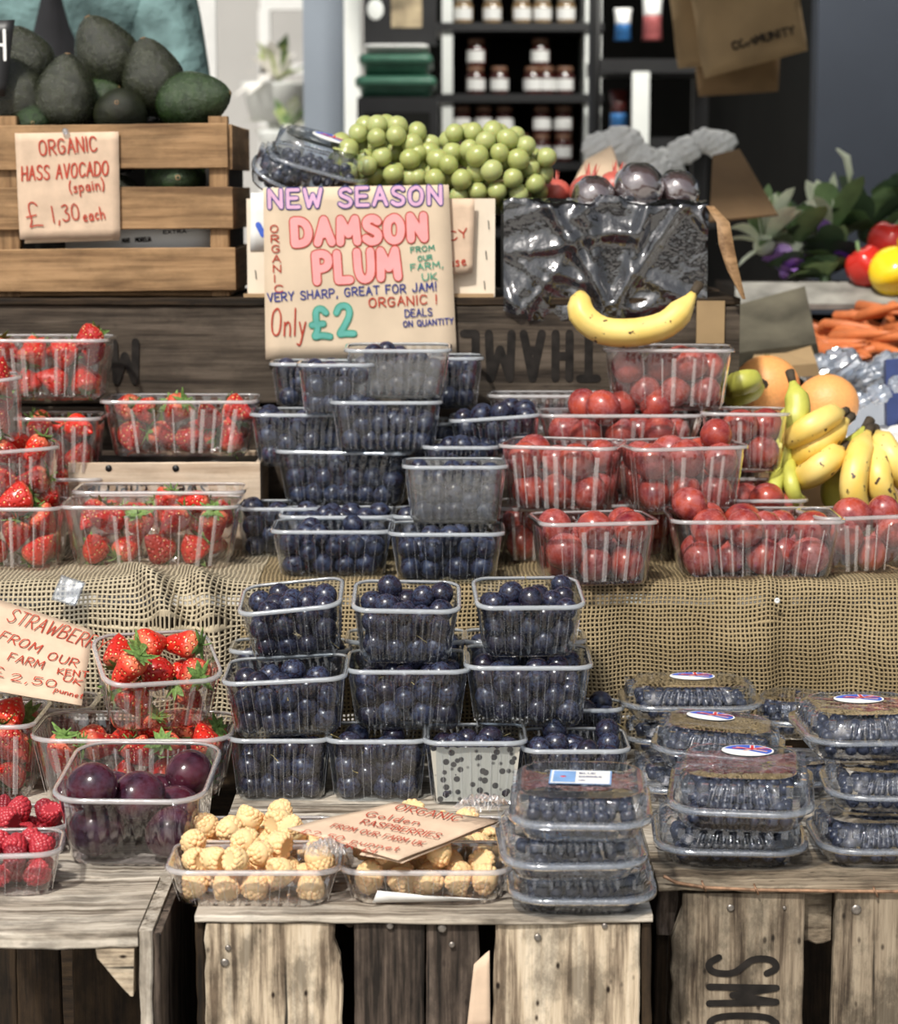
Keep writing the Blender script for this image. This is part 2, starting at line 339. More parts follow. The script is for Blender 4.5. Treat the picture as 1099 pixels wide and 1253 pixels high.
# ------------------------------------------------------------------ stroke lettering
F_ = {
 'A': (.62, [[(0, 0), (.3, 1), (.6, 0)], [(.12, .38), (.48, .38)]]),
 'B': (.6, [[(0, 0), (0, 1)], ['c', (0, 1), (.3, 1.03), (.5, .9), (.48, .6), (0, .52)], ['c', (0, .52), (.4, .56), (.6, .35), (.5, .03), (0, 0)]]),
 'C': (.6, [['c', (.58, .82), (.4, 1), (.1, .95), (-.02, .5), (.1, .03), (.38, -.02), (.58, .18)]]),
 'D': (.62, [[(0, 0), (0, 1)], ['c', (0, 1), (.4, .98), (.62, .6), (.55, .15), (.3, 0), (0, 0)]]),
 'E': (.54, [[(.5, 1), (0, 1), (0, 0), (.52, 0)], [(0, .52), (.42, .52)]]),
 'F': (.52, [[(.5, 1), (0, 1), (0, 0)], [(0, .52), (.4, .52)]]),
 'G': (.64, [['c', (.56, .85), (.38, 1), (.1, .93), (-.02, .5), (.1, .03), (.4, -.02), (.58, .2), (.58, .46), (.34, .46)]]),
 'H': (.58, [[(0, 0), (0, 1)], [(.55, 0), (.55, 1)], [(0, .5), (.55, .5)]]),
 'I': (.1, [[(.03, 0), (.03, 1)]]),
 'J': (.5, [['c', (.45, 1), (.45, .2), (.3, -.03), (.05, .05), (0, .25)]]),
 'K': (.56, [[(0, 0), (0, 1)], [(.5, 1), (.03, .45), (.55, 0)]]),
 'L': (.5, [[(0, 1), (0, 0), (.48, 0)]]),
 'M': (.75, [[(0, 0), (.05, 1), (.36, .35), (.66, 1), (.72, 0)]]),
 'N': (.62, [[(0, 0), (0, 1), (.56, 0), (.56, 1)]]),
 'O': (.66, [['c', (.3, 1), (.02, .85), (0, .2), (.25, -.03), (.55, .1), (.62, .7), (.42, 1), (.28, 1)]]),
 'P': (.56, [[(0, 0), (0, 1)], ['c', (0, 1), (.35, 1.03), (.56, .85), (.48, .5), (0, .44)]]),
 'Q': (.66, [['c', (.3, 1), (.02, .85), (0, .2), (.25, -.03), (.55, .1), (.62, .7), (.42, 1), (.28, 1)], [(.36, .25), (.66, -.1)]]),
 'R': (.58, [[(0, 0), (0, 1)], ['c', (0, 1), (.35, 1.03), (.55, .85), (.46, .52), (0, .46)], [(.2, .48), (.56, 0)]]),
 'S': (.56, [['c', (.52, .86), (.36, 1.02), (.06, .95), (.03, .65), (.3, .5), (.54, .35), (.5, .04), (.2, -.03), (0, .14)]]),
 'T': (.6, [[(0, 1), (.6, 1)], [(.3, 1), (.3, 0)]]),
 'U': (.6, [['c', (0, 1), (0, .25), (.15, -.03), (.42, -.03), (.56, .25), (.56, 1)]]),
 'V': (.58, [[(0, 1), (.28, 0), (.56, 1)]]),
 'W': (.8, [[(0, 1), (.18, 0), (.39, .7), (.58, 0), (.78, 1)]]),
 'X': (.5, [[(0, 0), (.5, 1)], [(0, 1), (.5, 0)]]),
 'Y': (.56, [[(0, 1), (.28, .5), (.56, 1)], [(.28, .5), (.24, 0)]]),
 '£': (.62, [['c', (.56, .82), (.42, 1), (.2, .95), (.17, .6), (.2, .25), (0, .03), (.3, .08), (.6, .0)], [(.0, .46), (.42, .46)]]),
 '0': (.56, [['c', (.27, 1), (.03, .85), (0, .15), (.25, -.02), (.5, .12), (.52, .8), (.27, 1)]]),
 '1': (.2, [[(.05, 1), (.08, 0)]]),
 '2': (.58, [['c', (.02, .78), (.15, 1), (.45, .98), (.52, .7), (.3, .35), (0, .02), (.2, .05), (.56, .0)]]),
 '3': (.5, [['c', (.0, .9), (.3, 1.03), (.48, .8), (.15, .55), (.5, .4), (.45, .05), (.15, -.03), (0, .12)]]),
 '4': (.5, [[(.35, 0), (.35, 1), (0, .35), (.5, .35)]]),
 '5': (.52, [[(.48, 1), (.08, 1), (.05, .58)], ['c', (.05, .58), (.35, .68), (.52, .4), (.4, .02), (.1, -.02), (0, .12)]]),
 ',': (.18, [[(.1, .08), (.03, -.18)]]), '.': (.15, [[(.04, 0), (.06, .05)]]),
 '!': (.2, [[(.08, 1), (.06, .3)], [(.05, .06), (.06, 0)]]),
 '(': (.2, [['c', (.16, 1.05), (.0, .7), (.0, .25), (.15, -.1)]]), ')': (.2, [['c', (.0, 1.05), (.17, .7), (.15, .2), (.0, -.15)]]),
 'a': (.46, [['c', (.38, .5), (.15, .58), (0, .3), (.1, 0), (.3, .05), (.38, .5)], [(.38, .5), (.4, 0)]]),
 'c': (.4, [['c', (.36, .48), (.15, .56), (0, .28), (.12, 0), (.36, .08)]]),
 'd': (.46, [['c', (.38, .5), (.15, .58), (0, .3), (.1, 0), (.3, .05), (.38, .3)], [(.38, 1), (.4, 0)]]),
 'e': (.42, [['c', (0, .28), (.36, .32), (.28, .54), (.08, .5), (0, .25), (.12, 0), (.38, .08)]]),
 'h': (.44, [[(0, 1), (0, 0)], ['c', (0, .35), (.2, .55), (.38, .4), (.38, 0)]]),
 'i': (.14, [[(.03, .5), (.03, 0)], [(.03, .68), (.03, .72)]]),
 'l': (.14, [[(.03, 1), (.05, 0)]]),
 'm': (.62, [[(0, .5), (0, 0)], ['c', (0, .35), (.15, .55), (.28, .4), (.28, 0)], ['c', (.28, .35), (.43, .55), (.56, .4), (.56, 0)]]),
 'n': (.44, [[(0, .5), (0, 0)], ['c', (0, .35), (.2, .55), (.38, .4), (.38, 0)]]),
 'o': (.46, [['c', (.2, .53), (.02, .42), (.02, .1), (.2, -.02), (.38, .1), (.38, .42), (.2, .53)]]),
 'p': (.44, [[(0, .52), (0, -.4)], ['c', (0, .4), (.2, .58), (.4, .35), (.3, .02), (0, .08)]]),
 'r': (.34, [[(0, .5), (0, 0)], ['c', (0, .35), (.15, .55), (.32, .48)]]),
 's': (.38, [['c', (.32, .46), (.15, .56), (.02, .4), (.3, .2), (.25, 0), (0, .06)]]),
 't': (.34, [[(.14, .85), (.14, .05), (.3, .02)], [(0, .52), (.3, .52)]]),
 'u': (.44, [['c', (0, .5), (0, .1), (.15, -.02), (.36, .1)], [(.38, .5), (.38, 0)]]),
 'w': (.54, [[(0, .5), (.12, 0), (.26, .4), (.38, 0), (.52, .5)]]),
 'y': (.44, [[(0, .5), (.2, .05)], ['c', (.4, .5), (.22, 0), (.1, -.38), (-.1, -.3)]]),
}
def chaikin(p):
    for _ in range(2):
        q = [p[0]]
        for a, b in zip(p, p[1:]): q += [(a[0]*.75+b[0]*.25, a[1]*.75+b[1]*.25), (a[0]*.25+b[0]*.75, a[1]*.25+b[1]*.75)]
        q.append(p[-1]); p = q
    return p
class Ink:
    """flat marker strokes on a card lying in local X-Z (front is -Y); several colours give several parts"""
    def __init__(s): s.L = {}
    def line(s, mat, pts, w, lift=.0004):
        mb, _ = s.L.setdefault(mat, (MB(), None)); n = len(pts); s.k = getattr(s, 'k', 0)
        V = []; F = []
        for i in range(n-1):     # every little stroke lies a hair above the one before, so that none coincide
            p, q = pts[i], pts[i+1]; dx, dz = q[0]-p[0], q[1]-p[1]; l = math.hypot(dx, dz) or 1; dx /= l; dz /= l; nx, nz = -dz*w/2, dx*w/2
            s.k = (s.k+1) % 24; y = -lift-s.k*1.2e-5; o = []
            for c, sg in ((q, 1), (p, -1)):
                for m in range(5):
                    an = math.pi*m/4-math.pi/2; ca, sa = math.cos(an)*sg, math.sin(an)*sg
                    o.append((c[0]+dx*ca*w/2+(-dz)*sa*w/2, y, c[1]+dz*ca*w/2+dx*sa*w/2))
            mb.add(o, [tuple(range(10))])
    def text(s, mat, t, x, z, h, w, width=None, rot=0.0, lift=.0004, shear=.0, gap=.2, seed=0, jit=.03, M2=None, fx=1.0):
        rng = random.Random(seed+len(t)); adv = []; tot = 0
        for ch in t:
            a = .34 if ch == ' ' else F_[ch][0]; adv.append(tot); tot += a + gap
        tot -= gap; k = (width/(tot*h)) if width else fx
        ca, sa = math.cos(R(rot)), math.sin(R(rot))
        for ch, a0 in zip(t, adv):
            if ch == ' ': continue
            dy = rng.uniform(-jit, jit)
            for st in F_[ch][1]:
                cur = st[0] == 'c'; pp = st[1:] if cur else st
                if cur: pp = chaikin(pp)
                q = []
                for (px, pz) in pp:
                    lx = (a0+px)*k*h + pz*h*shear; lz = (pz+dy)*h
                    if M2: lx, lz = M2(lx, lz)
                    q.append((x+lx*ca-lz*sa, z+lx*sa+lz*ca))
                s.line(mat, q, w, lift)
    def build(s, parent, names=None, M=None):
        for mat, (mb, _) in s.L.items():
            o = mb.build('lettering', M_[mat], parent, M, smooth=False)
            if names and mat in names: o['label'] = names[mat]

# ------------------------------------------------------------------ fruit packing
def pack(n, r, W, D, H, seed, it=150, taper=.86):
    g = np.random.default_rng(seed); rr = r*(1+g.uniform(-.08, .08, n))
    p = np.column_stack([g.uniform(-W/2+r, W/2-r, n)*.9, g.uniform(-D/2+r, D/2-r, n)*.9, g.uniform(r, r+H*1.5, n)])
    for k in range(it):
        p[:, 2] -= r*.10
        for _ in range(2):
            d = p[:, None]-p[None]; dist = np.sqrt((d**2).sum(2))+1e-9; ov = (rr[:, None]+rr[None])*.97-dist
            np.fill_diagonal(ov, 0); ov = np.maximum(ov, 0)
            p += (d/dist[..., None]*ov[..., None]*.42).sum(1)
            f = np.clip(p[:, 2]/H, 0, 1)*(1-taper)+taper
            p[:, 2] = np.maximum(p[:, 2], rr)
            hw, hd = f*W/2-rr-.001, f*D/2-rr-.001
            p[:, 0] = np.clip(p[:, 0], -hw, hw); p[:, 1] = np.clip(p[:, 1], -hd, hd)
    return p, rr

# ------------------------------------------------------------------ punnet
def rrect(w, d, r, n_side=14, n_cor=5, pleat=0.0, phase=0):
    r = min(r, w*.45, d*.45); pts = []
    nx = max(4, int(n_side)); ny = max(4, int(n_side*.7))
    def side(p0, p1, nn, nrm):
        for i in range(nn):
            t = i/nn; o = pleat*(1 if ((i+phase) % 4) < 2 else -1) if 0 < i else 0
            pts.append((p0[0]+(p1[0]-p0[0])*t+nrm[0]*o, p0[1]+(p1[1]-p0[1])*t+nrm[1]*o))
    def cor(cx, cy, a0):
        for i in range(n_cor):
            a = R(a0+90*i/n_cor); pts.append((cx+r*math.cos(a), cy+r*math.sin(a)))
    side((-w/2+r, -d/2), (w/2-r, -d/2), nx, (0, -1)); cor(w/2-r, -d/2+r, -90)
    side((w/2, -d/2+r), (w/2, d/2-r), ny, (1, 0)); cor(w/2-r, d/2-r, 0)
    side((w/2-r, d/2), (-w/2+r, d/2), nx, (0, 1)); cor(-w/2+r, d/2-r, 90)
    side((-w/2, d/2-r), (-w/2, -d/2+r), ny, (-1, 0)); cor(-w/2+r, -d/2+r, 180)
    return pts
def rings(layers, cap_first=True, cap_last=False):
    V = []; F = []; n = len(layers[0][0])
    for pts, z in layers: V += [(x, y, z) for x, y in pts]
    for j in range(len(layers)-1):
        for k in range(n):
            a, b = j*n+k, j*n+(k+1) % n; F.append((a, b, b+n, a+n))
    if cap_first: F.append(tuple(range(n-1, -1, -1)))
    if cap_last: F.append(tuple(range((len(layers)-1)*n, len(layers)*n)))
    return V, F
def tub_mesh(W, D, H, mat, ribs=.0010, nside=44, rad=.016, taper=.86):
    wb, db = W*taper, D*taper
    Lr = lambda f, pl: (rrect(wb+(W-wb)*f, db+(D-db)*f, rad*(.8+.3*f), nside, 5, pl), H*f)
    floor = [(rrect(wb*.80, db*.80, rad*.7, nside, 5), .003), (rrect(wb*.86, db*.86, rad*.7, nside, 5), .0)]
    lay = floor + [(rrect(wb*.97, db*.97, rad*.8, nside, 5), .0), (rrect(wb, db, rad*.8, nside, 5, ribs*.5), .004)]
    lay += [Lr(f, ribs) for f in (.10, .3, .5, .7, .86)] + [Lr(.88, 0), Lr(1.0, 0)]
    V, F = rings(lay); return mesh('tub', V, F, mat)
def rib_mesh(W, D, H, mat, wide, seed, taper=.86):
    """moulded upright ribs standing a hair proud of the four walls"""
    rng = random.Random(seed); V = []; F = []
    def rib(side, t, w):
        n = len(V); lean = rng.uniform(-.3, .3)*w
        for f in (.07, .45, .86):
            hw, hd = (W*taper+(W-W*taper)*f)/2, (D*taper+(D-D*taper)*f)/2; o = .0016; c = t*(hw if side < 2 else hd)*2+lean*(f-.5)
            for e, dd in ((-w/2, o*.5), (0, o), (w/2, o*.5)):
                V.append({0: (c+e, -hd-dd, H*f), 1: (c+e, hd+dd, H*f), 2: (-hw-dd, c+e, H*f), 3: (hw+dd, c+e, H*f)}[side])
        for j in range(2):
            for k in range(2): a = n+j*3+k; F.append((a, a+1, a+4, a+3))
    for side in range(4):
        L_ = W if side < 2 else D; m = max(3, int(L_/(.0125 if not wide else .016)))
        for i in range(m):
            t = ((i+.5)/m-.5)*.84+rng.uniform(-.012, .012)
            if wide and rng.random() < .25: continue
            rib(side, t, rng.choice([.0010, .0022, .0045, .0060]) if wide else rng.uniform(.0005, .0009))
    return mesh('ribs', V, F, mat)
def rim_mesh(W, D, H, mat, rad=.016, t=.0044):
    a = lambda e: rrect(W+e, D+e, rad*1.1+e*.4, 12, 6)
    V, F = rings([(a(-.0005), H-.0015), (a(.0002), H+.0012), (a(t), H+.0016), (a(2*t), H+.0006), (a(2*t+.0012), H-.0030), (a(2*t), H-.0034), (a(2*t-.0008), H-.0008), (a(.0012), H-.0012)], False, False)
    n = len(a(0)); F += [((7*n+k), (7*n+(k+1) % n), (k+1) % n, k) for k in range(n)]
    return mesh('rim', V, F, mat)

PUN = {}
FRUIT_QUEUE = {'damson': [], 'blueberry': []}
def solve(u0, u1, vr, vb, z0, Y=None, yaw=0, dr=.78, D=None, taper=.86):
    """real size and place of a punnet from where the photograph shows its rim and its base"""
    uc = (u0+u1)/2
    b = P(uc, vb, z=z0) if Y is None else P(uc, vb, Y=Y)
    z0 = b.z
    span = (u1-u0)*pxm(b); c, s = abs(math.cos(R(yaw))), abs(math.sin(R(yaw)))
    W = span/(c+dr*s) if D is None else (span-D*s)/c
    D = D or W*dr
    top = P(uc, vr, Y=b.y-(1-taper)*D/2)
    return b, W, D, max(.02, top.z-z0)
def punnet_M(b, D, yaw, tilt, roll, taper=.86):
    return T(*b) @ Rz(yaw) @ Rx(tilt) @ Ry(roll) @ T(0, D*taper/2, 0)
TOP = {}
def punnet(key, label, u0, u1, vr, vb, z0=None, Y=None, yaw=0, tilt=0, roll=0, dr=.78, D=None, kind='blue', Hs=1.0, group=None, rad=.016):
    if isinstance(z0, str): z0 = TOP[z0]
    b, W, D, H = solve(u0, u1, vr, vb, z0, Y, yaw, dr, D)
    H *= Hs
    mats = {'frost': (M_['plastic_frost'], M_['rim']), 'blue': (M_['plastic_blue'], M_['rim']), 'red': (M_['plastic_red'], M_['rim_clear']), 'clear': (M_['plastic'], M_['rim_clear'])}[kind]
    M = punnet_M(b, D, yaw, tilt, roll)
    t = thing('punnet', label, 'punnet', M, group)
    obj('tub', tub_mesh(W, D, H, mats[0], rad=rad, nside={'blue': 40, 'frost': 30, 'red': 32, 'clear': 28}[kind]), t); obj('rim', rim_mesh(W, D, H, mats[1], rad), t)
    if key != 'L4': obj('ribs', rib_mesh(W, D, H, M_['rib_red'] if kind == 'red' else M_['rib'], kind == 'red', len(PUN)), t)
    TOP[key] = b.z + H + .002
    PUN[key] = (M, W, D, H)
    print('%-5s Y=%.3f z=%.3f W=%.3f D=%.3f H=%.3f' % (key, b.y, b.z, W, D, H))
    return t

# ---- fruit master meshes
def damson_me():
    mb = MB(); mb.sphere((0, 0, 0), 1, 16, 12, sc=(1, 1, 1.10)); me = mb.mesh('damson', M_['damson'])
    for v in me.vertices:
        q = (v.co.x**2+v.co.y**2)**.5
        if v.co.z > 0: v.co.z -= .16*math.exp(-(q/.22)**2)
    return me
def straw_shape(seed, L=1.0, a=1.0):
    rng = random.Random(seed); mb = MB(); prof = []
    for i in range(15):
        t = i/14  # 0 tip .. 1 top
        r = (math.sin(math.pi*min(1, t*.60+.0)) ** .85)*.92 if t < .8 else None
        if r is None: r = (math.sin(math.pi*.48)**.85)*.92*math.sqrt(max(0, 1-((t-.78)/.235)**2))
        prof.append((max(r, .02)*a, (t-.62)*2.15*L))
    mb.lathe(prof, 18, ov=rng.uniform(.82, 1))
    me = mb.mesh('berry', M_['straw'])
    for v in me.vertices:
        c = v.co; k = 1+.07*math.sin(3*math.atan2(c.y, c.x)+seed)+.05*math.sin(5*c.z+seed*2)
        c.x *= k; c.y *= k
    return me
def calyx_shape(seed):
    rng = random.Random(seed); mb = MB()
    for k in range(8):
        a = k*math.pi/4+rng.uniform(-.2, .2); l = rng.uniform(.75, 1.15); w = rng.uniform(.16, .24); up = rng.uniform(-.22, .45)
        pr = [(0, 0, w*.5), (.3, .06, w), (.62, .02+up*.4, w*.85), (1, up, .02)]
        V = []
        for (x, z, ww) in pr: V += [(x*l, -ww, z), (x*l, 0, z+.05), (x*l, ww, z)]
        F = []
        for j in range(3):
            for q in range(2): c = j*3+q; F.append((c, c+1, c+4, c+3))
        mb.add(V, F, 0, Matrix.Rotation(a, 4, 'Z'))
    mb.tube([(0, 0, 0), (.05, 0, .35), (.2, .05, .65)], [.07, .05, .05], 6, 0)
    return mb.mesh('calyx', M_['calyx'])
def rasp_shape(seed, mat, mat_in, L=1.15, dr_=.25):
    rng = random.Random(seed); mb = MB()
    rows = 9
    for j in range(rows):
        t = j/(rows-1); zz = L*(t*1.15-.55); rad = .86*math.sqrt(max(.03, 1-max(0, t-.12)**1.7*1.15)) if t > .1 else .82
        if t > .93: rad = .16
        n = max(1, int(2*math.pi*rad/.40)); zz = min(zz, L*.58)
        for k in range(n):
            a = 2*math.pi*(k+.5*(j % 2))/n+rng.uniform(-.08, .08)
            mb.sphere((rad*(.80 if dr_ > .24 else .75)*math.cos(a), rad*(.80 if dr_ > .24 else .75)*math.sin(a), zz+rng.uniform(-.02, .02)), dr_*rng.uniform(.95, 1.05), 7, 5)
    mb.sphere((0, 0, -L*.05), .83, 16, 10, 0, (1, 1, L*.66))
    mb.lathe([(.50, -L*.68), (.46, -L*.66), (.42, -L*.5), (.3, -L*.4)], 12, 1)
    mb.lathe([(.50, -L*.69), (.62, -L*.72), (.74, -L*.62), (.72, -L*.4)], 12, 0)
    return mb.mesh('raspberry', [mat, mat_in])
DAM = damson_me()
PLR = damson_me(); PLR.materials[0] = M_['plum_red']; PLR.name = 'red_plum'
PLD = damson_me(); PLD.materials[0] = M_['plum_dark']; PLD.name = 'dark_plum'
_b = MB(); _b.sphere((0, 0, 0), 1, 10, 8, sc=(1, 1, .86)); _b.lathe([(.42, .78), (.50, .93), (.40, .95), (.26, .78)], 8)
BLU = _b.mesh('blueberry', M_['blueberry'])
STR = [straw_shape(i, *a) for i, a in enumerate([(1, 1), (1.1, .95), (.85, 1.08), (1.2, .9), (1, 1.05)])]
CAL = [calyx_shape(i) for i in range(4)]
_b = MB(); _b.tube([(0, 0, .85), (.05, 0, 1.3), (.25, .05, 1.75), (.35, .1, 2.0)], [.05, .035, .035, .06], 5); STEM = _b.mesh('stem', M_['stem'])
RAS = [rasp_shape(i, M_['rasp'], M_['rasp_dark']) for i in range(2)]+[rasp_shape(5, M_['rasp_dark'], M_['rasp_dark'])]
GOL = [rasp_shape(i+9, M_['gold'], M_['gold_in'], l, .235) for i, l in enumerate((1.1, 1.25, 1.0))]

def rand_rot(rng): return Euler((rng.uniform(0, 6.28), rng.uniform(0, 6.28), rng.uniform(0, 6.28))).to_matrix().to_4x4()
def fill(key, what, r, frac, label, group, seed=None, keep=2.3, nmax=70, cap=None):
    """lay fruit in a punnet; those deep inside, which nobody can see, are left out"""
    M, W, D, H = PUN[key]; seed = seed if seed is not None else (sum(map(ord, key))*7) % 9973
    rng = random.Random(seed); n = min(nmax, max(3, int(.60*W*D*.84*H*frac/(4.19*r**3))))
    p, rr = pack(n, r, W-.004, D-.004, H, seed)
    ztop = p[:, 2].max()
    cap = cap if cap is not None else {'golden': 3.0, 'raspberry': 1.2, 'strawberry': .30, 'darkplum': .5, 'plum': .55, 'damson': .55, 'blueberry': 9}[what]
    kept = []
    for c, q in zip(p, rr):
        x, y, z = c
        if z > H+cap*r or not (y < -D/2+keep*r+r or abs(x) > W/2-1.8*r or z > ztop-2.0*r): continue
        kept.append((x, y, z, q, 'top' if z > min(ztop, H+cap*r)-1.7*r else 'low'))
    rank = {}
    for lay in ('top', 'low'):
        for i, k in enumerate(sorted((k for k in kept if k[4] == lay), key=lambda k: k[0])): rank[k] = i+1
    head, where = label.split(' in the punnet')[0].split(' in the lidded')[0].split(' in the front')[0], label
    for kk in kept:
        x, y, z, q, lay = kk; n_ = rank[kk]; o_ = '%d%s' % (n_, 'th' if 10 <= n_ % 100 <= 20 else {1: 'st', 2: 'nd', 3: 'rd'}.get(n_ % 10, 'th'))
        rest = where[len(head):].strip(' ,')
        for pre in ('in the punnet, ', 'in the punnet ', 'in the lidded pack '):
            if rest.startswith(pre): rest = rest[len(pre):]
        cand = '%s %s from left in the %s layer, %s' % (head, o_, 'top' if lay == 'top' else 'lower', rest)
        if len(cand.split()) > 16: cand = '%s %s from left %s, %s' % (head, o_, 'on top' if lay == 'top' else 'below', rest)
        label = cand if len(cand.split()) <= 16 else where
        base = M @ T(x, y, z+.002)
        if what in ('damson', 'blueberry'):
            FRUIT_QUEUE[what].append((depth(base.translation), base @ rand_rot(rng) @ Matrix.Scale(q, 4), label, group, rng.random()))
        elif what == 'plum':
            o = obj('red_plum', PLR, None, base @ rand_rot(rng) @ Matrix.Scale(q, 4)); tag(o, label, 'plum', group)
        elif what == 'darkplum':
            o = obj('purple_plum', PLD, None, base @ rand_rot(rng) @ Matrix.Scale(q, 4)); tag(o, label, 'plum', group)
        elif what == 'strawberry':
            e = Euler((rng.gauss(2.3, .9), rng.gauss(0, .7), rng.uniform(0, 6.28))).to_matrix().to_4x4() if z < ztop-2*r else Euler((rng.gauss(1.2, .8), rng.gauss(0, .5), rng.uniform(0, 6.28))).to_matrix().to_4x4()
            s = q*.93
            t = thing('strawberry', label, 'strawberry', base @ e @ Matrix.Scale(s, 4), group)
            k = rng.randrange(5)
            obj('flesh', STRS[k], t); 
            obj('calyx', CAL[rng.randrange(4)], t, T(0, 0, .78*(STRL[k])) @ Matrix.Scale(.95, 4))
        elif what in ('raspberry', 'golden'):
            src = RAS if what == 'raspberry' else GOL
            e = Euler((rng.uniform(0, 6.28) if rng.random() < .8 else -1.4, rng.uniform(-.8, .8), rng.uniform(0, 6.28))).to_matrix().to_4x4()
            o = obj('red_raspberry' if what == 'raspberry' else 'golden_raspberry', src[rng.randrange(3)], None, base @ e @ Matrix.Scale(q, 4)); tag(o, label, 'raspberry', group)
STRS = STR; STRL = [1, 1.1, .85, 1.2, 1]

def flush_fruit():
    for what, me in (('damson', DAM), ('blueberry', BLU)):
        q = sorted(FRUIT_QUEUE[what], key=lambda a: a[0])
        for d, M, lab, grp, rnd in q[:300]:
            o = obj(what, me, None, M); tag(o, lab, what, grp)
            if what == 'damson' and rnd < .22: obj('stem', STEM, o)
        rest = q[300:]
        if rest:
            n = len(me.vertices); co = np.empty(n*3); me.vertices.foreach_get('co', co); co = np.column_stack([co.reshape(-1, 3), np.ones(n)])
            fs = [tuple(p.vertices) for p in me.polygons]; V = []; F = []
            for k, (d, M, *_r) in enumerate(rest):
                V += [tuple(v) for v in (co @ np.array(M).T)[:, :3]]; F += [tuple(n*k+i for i in f) for f in fs]
            m2 = {'damson': M_['damson_far'], 'blueberry': M_['blueberry_far']}[what]
            o = obj(what+'_heap', mesh(what, V, F, m2))
            tag(o, {'damson': 'dark blue damsons heaped in the punnets on the hessian shelf below the card sign', 'blueberry': 'blueberries further in and at the back of the clear lidded packs'}[what], what, kind='stuff')
M_['damson_far'] = fruit_mat('damson_skin_heap', (.004, .004, .009), (.020, .011, .020), (.045, .070, .145), .6, .24, 60)

# ------------------------------------------------------------------ planks and sheets
_pr = random.Random(5)
def plank(parent, mat, x0, x1, y0, y1, z0, z1, grain='x', jit=.0010, lo=None, hi=None, name='plank', n=None, edge=None, rot=None):
    """a board in the parent's frame; grain runs along one axis; edges wander a little; edge(t)->(a,b) trims the width like a break"""
    c = Vector(((x0+x1)/2, (y0+y1)/2, (z0+z1)/2)); dx, dy, dz = x1-x0, y1-y0, z1-z0
    if grain == 'x': B = Matrix(); L_, A, C = dx, dy, dz
    elif grain == 'z': B = Ry(-90); L_, A, C = dz, dy, dx
    else: B = Rz(90); L_, A, C = dy, dx, dz
    n = n or max(4, min(26, int(L_/.012))); V = []; F = []; seed = _pr.random()*100
    ch = min(.0016, A*.2, C*.2)
    for i in range(n+1):
        t = i/n; x = (t-.5)*L_+(_pr.uniform(-1, 1)*jit if i in (0, n) else 0)
        w1 = math.sin(t*7+seed)*jit*.8; w2 = math.cos(t*5.3+seed*2)*jit*.8
        def J(): return _pr.uniform(-1, 1)*jit*.5
        a0, a1, c0, c1 = -A/2+w2+J()*(.3), A/2+w2+J()*.3, -C/2+w1+J(), C/2+w2+J()
        if edge:
            e0, e1 = edge(t)
            if C >= A: c0 += e0; c1 -= e1
            else: a0 += e0; a1 -= e1
        V += [(x, a0+ch, c0), (x, a1-ch, c0), (x, a1, c0+ch), (x, a1, c1-ch), (x, a1-ch, c1), (x, a0+ch, c1), (x, a0, c1-ch), (x, a0, c0+ch)]
    for i in range(n):
        for k in range(8):
            a, b = i*8+k, i*8+(k+1) % 8; F.append((a, b, b+8, a+8))
    F.append(tuple(range(7, -1, -1))); F.append(tuple(range(n*8, n*8+8)))
    return obj(name, mesh(name, V, F, mat, smooth=False), parent, T(*c) @ (rot or Matrix()) @ B)
def nail(parent, x, y, z, r=.0028, mat=None, name='nail'):
    mb = MB(); mb.lathe([(r*.3, -.004), (r, -.0005), (r*.95, .0006), (r*.4, .0010)], 10)
    return mb.build(name, mat or M_['steel'], parent, T(x, y, z) @ Rx(90))
